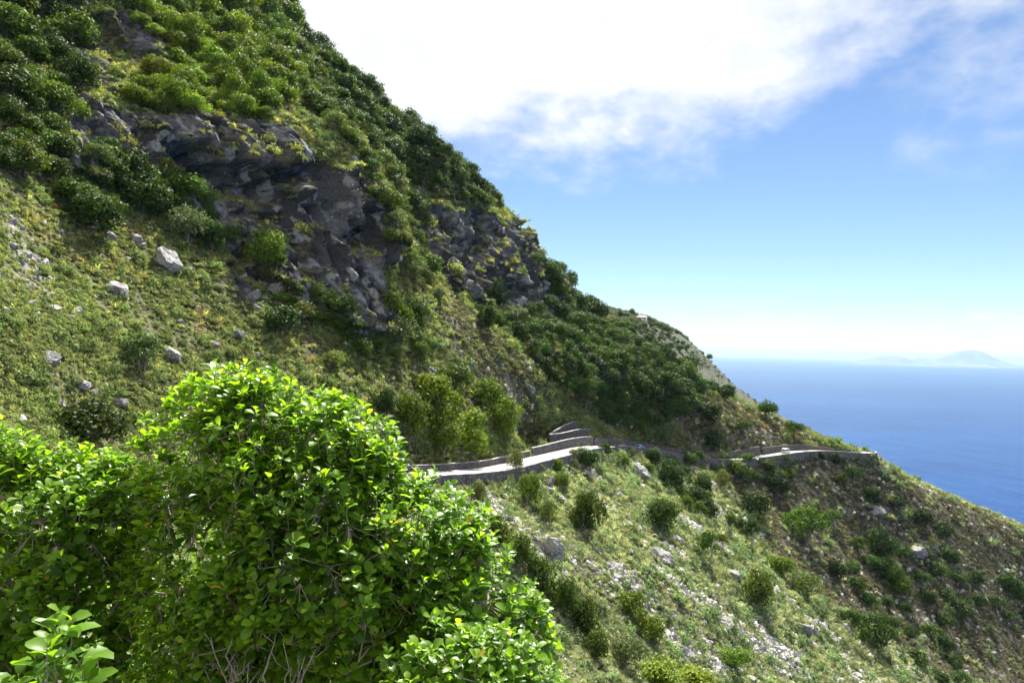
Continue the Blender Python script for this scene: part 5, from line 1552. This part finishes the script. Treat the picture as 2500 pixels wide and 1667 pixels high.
# ------------------------------------------------------------------ foreground bushes
def mat_big_leaf():
    t = NT('broad_leaf')
    oi = t.n('ShaderNodeObjectInfo'); ge = t.n('ShaderNodeNewGeometry')
    rnd = t.math('FRACT', t.math('ADD', ge.outputs['Random Per Island'], oi.outputs['Random']))
    age = t.attr('age').outputs['Fac']
    c = t.mix(rnd, (0.042, 0.118, 0.010), (0.155, 0.300, 0.018))
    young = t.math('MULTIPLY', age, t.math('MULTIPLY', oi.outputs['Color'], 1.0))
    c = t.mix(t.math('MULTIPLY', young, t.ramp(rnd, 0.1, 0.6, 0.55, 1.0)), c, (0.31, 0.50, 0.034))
    c = t.mix(t.ramp(rnd, 0.990, 0.994), c, (0.40, 0.30, 0.04))
    n = t.noise(60, 2, 0.5)
    c = t.mix(t.ramp(n, 0.4, 0.7, 0, 0.25), c, (0.03, 0.07, 0.01))
    b = t.bsdf(c, t.ramp(rnd, 0, 1, 0.32, 0.48), 0.36)
    tr = t.n('ShaderNodeBsdfTranslucent'); t.l(t.mix(1.0, c, (1.55, 1.55, 0.5), 'MULTIPLY'), tr.inputs[0])
    ms = t.n('ShaderNodeMixShader'); ms.inputs[0].default_value = 0.55
    t.l(b, ms.inputs[1]); t.l(tr.outputs[0], ms.inputs[2])
    return t.done(ms.outputs[0])


M['big_leaf'] = mat_big_leaf()
M['twig'] = mat_plain('twig', (0.30, 0.25, 0.19), 0.85, 0.15, 0.3, 14)
M['bare_twig'] = mat_plain('bare_twig', (0.36, 0.31, 0.26), 0.85, 0.15, 0.25, 14)
# a broad obovate leaf of unit length along +x, creased and curled
LT = [(0.0, 0.0), (0.12, 0.03), (0.35, 0.19), (0.62, 0.31), (0.86, 0.23), (1.0, 0.0)]
lv, lf = [], []
for x, w in LT:
    z = 0.10 * math.sin(x * 2.6) - 0.12 * x * x
    if w == 0: lv.append((x, 0, z))
    else: lv += [(x, -w, z + 0.30 * w), (x, 0, z), (x, w, z + 0.30 * w)]
lf = [(0, 2, 1), (0, 3, 2)]
for k in range(3):
    a = 1 + 3 * k; b = a + 3
    lf += [(a, a + 1, b + 1), (a, b + 1, b), (a + 1, a + 2, b + 2), (a + 1, b + 2, b + 1)]
lf += [(10, 11, 13), (11, 12, 13)]
LV, LF = np.array(lv), np.array(lf)
LEAF_ME = mesh_np('leaf', LV, LF, M['big_leaf'], True)
la = LEAF_ME.attributes.new('age', 'FLOAT', 'POINT'); la.data.foreach_set('value', np.ones(len(LV), np.float32))


def seg_dist(poly, px, py):
    r = np.full(px.shape, 1e9); n = len(poly)
    for i in range(n):
        a, b = np.array(poly[i], float), np.array(poly[(i + 1) % n], float); ab = b - a
        t = np.clip(((px - a[0]) * ab[0] + (py - a[1]) * ab[1]) / (ab @ ab), 0, 1)
        r = np.minimum(r, np.hypot(px - a[0] - t * ab[0], py - a[1] - t * ab[1]))
    return r


def fore_bush(label, poly, d0, thick, tips, leaf, seed, parts, base, group=None, leaves_per=(6, 9), fresh=1.0, name='leafy_bush'):
    g = np.random.default_rng(seed)
    root = bpy.data.objects.new(name, None); COL.objects.link(root); root.location = base
    o0 = np.array(base)
    xs_, ys_ = zip(*poly); n0 = 40000
    # sprays: clusters of shoots set over the bush with dark gaps between them
    ns = max(6, tips // 13)
    cx_ = g.uniform(min(xs_), max(xs_), n0); cy_ = g.uniform(min(ys_), max(ys_), n0)
    ok = inside(poly, cx_, cy_); cx_, cy_ = cx_[ok][:ns], cy_[ok][:ns]
    ci = g.integers(0, len(cx_), tips); sg = 0.115 * F / d0
    px = cx_[ci] + g.normal(0, sg, tips); py = cy_[ci] + g.normal(0, sg * 0.8, tips)
    ok = inside(poly, px, py) | ((seg_dist(poly, px, py) < 20) & (g.random(len(px)) < 0.55)); px, py, ci = px[ok], py[ok], ci[ok]
    dist = seg_dist(poly, px, py) * d0 / F                                  # metres from the outline
    bulge = np.sqrt(np.clip(dist / thick, 0, 1)) * thick
    us = np.where(g.random(len(cx_)) < 0.62, -g.uniform(0.62, 1.0, len(cx_)), g.uniform(-0.6, 1.0, len(cx_)))
    u = us[ci]
    d = d0 + u * (bulge + 0.1) + g.normal(0, 0.07, len(px))
    p_, q_ = ray(px, py)
    T = np.stack([p_ * d, d, q_ * d], 1)
    c = np.array([T[:, 0].mean(), d0, T[:, 2].mean() - 0.5])
    ax = T - c; ax /= np.linalg.norm(ax, axis=1)[:, None]; ax = ax * 0.7 + np.array([0, 0, 0.75]) + g.normal(0, 0.28, ax.shape); ax /= np.linalg.norm(ax, axis=1)[:, None]
    mats = []
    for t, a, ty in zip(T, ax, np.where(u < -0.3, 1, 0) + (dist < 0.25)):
        m = g.integers(*leaves_per); e1 = np.cross(a, [0.3, 0.2, 1.0] if abs(a[2]) < 0.95 else [1, 0, 0]); e1 /= np.linalg.norm(e1); e2 = np.cross(a, e1)
        ph = g.uniform(0, 6.28); s0 = leaf * g.uniform(0.8, 1.15)
        for k in range(m):
            an = ph + k * 2.4; up = 0.15 + 0.85 * (k / m) + g.normal(0, 0.12)
            dirn = (e1 * math.cos(an) + e2 * math.sin(an)) * math.cos(up) + a * math.sin(up) + g.normal(0, 0.13, 3); dirn /= np.linalg.norm(dirn)
            nz = a - dirn * (a @ dirn) + np.array([0, 0, 0.35]); nz -= dirn * (nz @ dirn); nz /= np.linalg.norm(nz)
            ny = np.cross(nz, dirn); s_ = s0 * g.uniform(0.5, 1.25) * (1.0 if k < m - 2 else 0.7)
            base_ = t - a * (1 - k / m) * leaf * 0.9
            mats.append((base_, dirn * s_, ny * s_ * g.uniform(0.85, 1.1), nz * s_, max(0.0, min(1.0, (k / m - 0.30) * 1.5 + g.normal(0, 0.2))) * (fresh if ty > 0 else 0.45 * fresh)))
    B = np.array([m[0] for m in mats]); Rm = np.stack([np.array([m[i] for m in mats]) for i in (1, 2, 3)], 1)     # n,3axes,3
    # the leaves that show largest are parts of their own
    lpx, lpy = project(B[:, 0], B[:, 1], B[:, 2])
    infr = (lpx > -20) & (lpx < 2520) & (lpy < 1690)
    score = np.where(infr, B[:, 1], 99)
    order = np.argsort(score); single = order[:parts]; rest = order[parts:]
    AG = np.array([m[4] for m in mats])
    V = np.einsum('vk,nkj->nvj', LV, Rm[rest]) + B[rest][:, None] - o0
    Fm = (np.arange(len(rest)) * len(LV))[:, None, None] + LF[None]
    fo = link('foliage', mesh_np('foliage', V.reshape(-1, 3), Fm.reshape(-1, 3), M['big_leaf'], True), root); fo['kind'] = 'stuff'
    fa = fo.data.attributes.new('age', 'FLOAT', 'POINT'); fa.data.foreach_set('value', np.repeat(AG[rest], len(LV)).astype(np.float32))
    for i in single:
        o = bpy.data.objects.new('leaf', LEAF_ME); COL.objects.link(o); o.parent = root
        mt = Matrix.Identity(4)
        for c_ in range(3):
            for r_ in range(3): mt[r_][c_] = Rm[i, c_, r_]
        mt.translation = Vector(B[i] - o0)
        o.matrix_local = mt; o.color = (AG[i], AG[i], AG[i], 1)
    # stems, boughs and twigs
    st = MB(); nb = max(5, tips // 110); sub = T[g.permutation(len(T))[:max(8, tips // 9)]] + np.array([0, 0.05, -0.16])
    nodes = []
    for j in g.permutation(len(T))[:nb]:
        e_ = T[j] + np.array([0, 0.2, -0.3]); s0 = o0 + np.array([g.uniform(-0.12, 0.12), g.uniform(-0.1, 0.1), -0.05])
        pts_ = [s0 * (1 - k) + e_ * k + np.array([g.normal(0, 0.09), g.uniform(0.0, 0.25), 0.12]) * math.sin(k * 3.1) for k in (0, 0.2, 0.4, 0.55, 0.7, 0.85, 1.0)]
        st.tube([tuple(v - o0) for v in pts_], [0.026, 0.022, 0.018, 0.015, 0.012, 0.009, 0.005], 6); nodes += pts_[2:]
    st.build('stem', M['twig'], root, True)
    nodes = np.array(nodes); tw = MB()
    for t in sub:
        nd = nodes[np.argmin(((nodes - t) ** 2).sum(1) + 0.6 * np.clip(nodes[:, 2] - t[2], 0, None))]
        mid = nd * 0.5 + t * 0.5 + g.normal(0, 0.05, 3) - np.array([0, 0, 0.05])
        tw.tube([tuple(nd - o0), tuple(mid - o0), tuple(t - o0)], [0.0065, 0.005, 0.0035], 4)
    for t, a in zip(T, ax):
        nd = sub[np.argmin(((sub - t) ** 2).sum(1))]
        tw.tube([tuple(nd - o0), tuple(t - a * leaf * 1.2 + g.normal(0, 0.01, 3) - o0), tuple(t - o0)], [0.0032, 0.0028, 0.0018], 3)
    tg = tw.build('twig_growth', M['twig'], root); tg['kind'] = 'stuff'
    return tag(root, label, 'bush', group), o0


MAINP = [(318, 1110), (345, 1040), (385, 990), (440, 955), (475, 915), (530, 893), (610, 878), (680, 905), (740, 945), (820, 960), (900, 1005), (960, 1055), (990, 1110), (1050, 1160), (1110, 1205), (1175, 1245), (1205, 1320), (1255, 1385), (1300, 1425), (1335, 1490), (1365, 1560), (1375, 1640), (1340, 1760), (1200, 1840), (700, 1850), (380, 1780), (300, 1600), (280, 1400), (300, 1250)]
LEFTP = [(-160, 1020), (0, 1042), (65, 1052), (110, 1108), (190, 1090), (270, 1098), (335, 1130), (370, 1250), (360, 1400), (330, 1560), (300, 1750), (-160, 1780)]
LOWR = [(905, 1690), (940, 1620), (1010, 1545), (1110, 1512), (1230, 1535), (1310, 1590), (1365, 1660), (1370, 1780), (900, 1790)]
SPRIG = [(-20, 1640), (40, 1560), (110, 1500), (200, 1495), (265, 1560), (285, 1640), (270, 1740), (-20, 1740)]


def ground_pt(x, y): return (x, y, near_z(x, y))


main_bush, mb0 = fore_bush('big glossy yellow-green bush filling the lower foreground', MAINP, 5.3, 1.0, 5900, 0.084, 21, 300, ground_pt(-1.5, 5.6), 'broad-leaved bushes in the foreground')
fore_bush('broad-leaved bush at the picture edge beside the big glossy one', LEFTP, 5.6, 0.8, 2800, 0.086, 22, 220, ground_pt(-3.6, 5.9), 'broad-leaved bushes in the foreground')
fore_bush('low leafy bush in front of the big one, near its pale bare twigs', LOWR, 4.3, 0.45, 620, 0.076, 23, 120, ground_pt(-0.3, 4.5), 'broad-leaved bushes in the foreground')
fore_bush('nearest sprig of large olive-green leaves in the lower corner', SPRIG, 2.5, 0.22, 60, 0.085, 24, 120, ground_pt(-1.55, 2.7), 'broad-leaved bushes in the foreground', (5, 7), 0.35)
# pale bare twigs low in the big bush
tb = MB(); o0 = np.array(ground_pt(-1.2, 4.4))
g = np.random.default_rng(8)
for (x0, y0), tipsx in (((700, 1790), [(640, 1545), (690, 1560), (745, 1600), (800, 1540), (770, 1585), (720, 1640)]), ((575, 1790), [(515, 1555), (545, 1590), (600, 1600), (640, 1625), (555, 1630)])):
    b0 = np.array(at(x0, y0, 4.35))
    fk = b0 * 0.5 + np.array(at(x0 - 10, y0 - 130, 4.3)) * 0.5
    tb.tube([tuple(o0 - o0), tuple(b0 - o0), tuple(fk - o0)], [0.014, 0.011, 0.009], 6)
    for tx, ty in tipsx:
        e_ = np.array(at(tx, ty, 4.2 + g.uniform(-0.2, 0.2))); md = fk * 0.5 + e_ * 0.5 + g.normal(0, 0.035, 3)
        a1 = fk * 0.75 + e_ * 0.25 + g.normal(0, 0.025, 3); a2 = fk * 0.25 + e_ * 0.75 + g.normal(0, 0.03, 3)
        tb.tube([tuple(v - o0) for v in (fk, a1, md, a2, e_)], [0.0065, 0.0052, 0.004, 0.003, 0.0012], 5)
        for q in range(2):
            b1 = a2 if q % 2 else md; e2 = b1 + g.normal(0, 0.04, 3) + np.array([0, 0, 0.10]); m2 = (b1 + e2) / 2 + g.normal(0, 0.012, 3); tb.tube([tuple(b1 - o0), tuple(m2 - o0), tuple(e2 - o0)], [0.003, 0.0022, 0.001], 4)
bt = tb.build('bare_branch', M['bare_twig'], None, True); bt.location = tuple(o0)
tag(bt, 'fan of pale leafless twigs at the bottom edge inside the foreground bushes', 'twigs', None, 'thing')
print('done', round(time.time() - T0, 1))
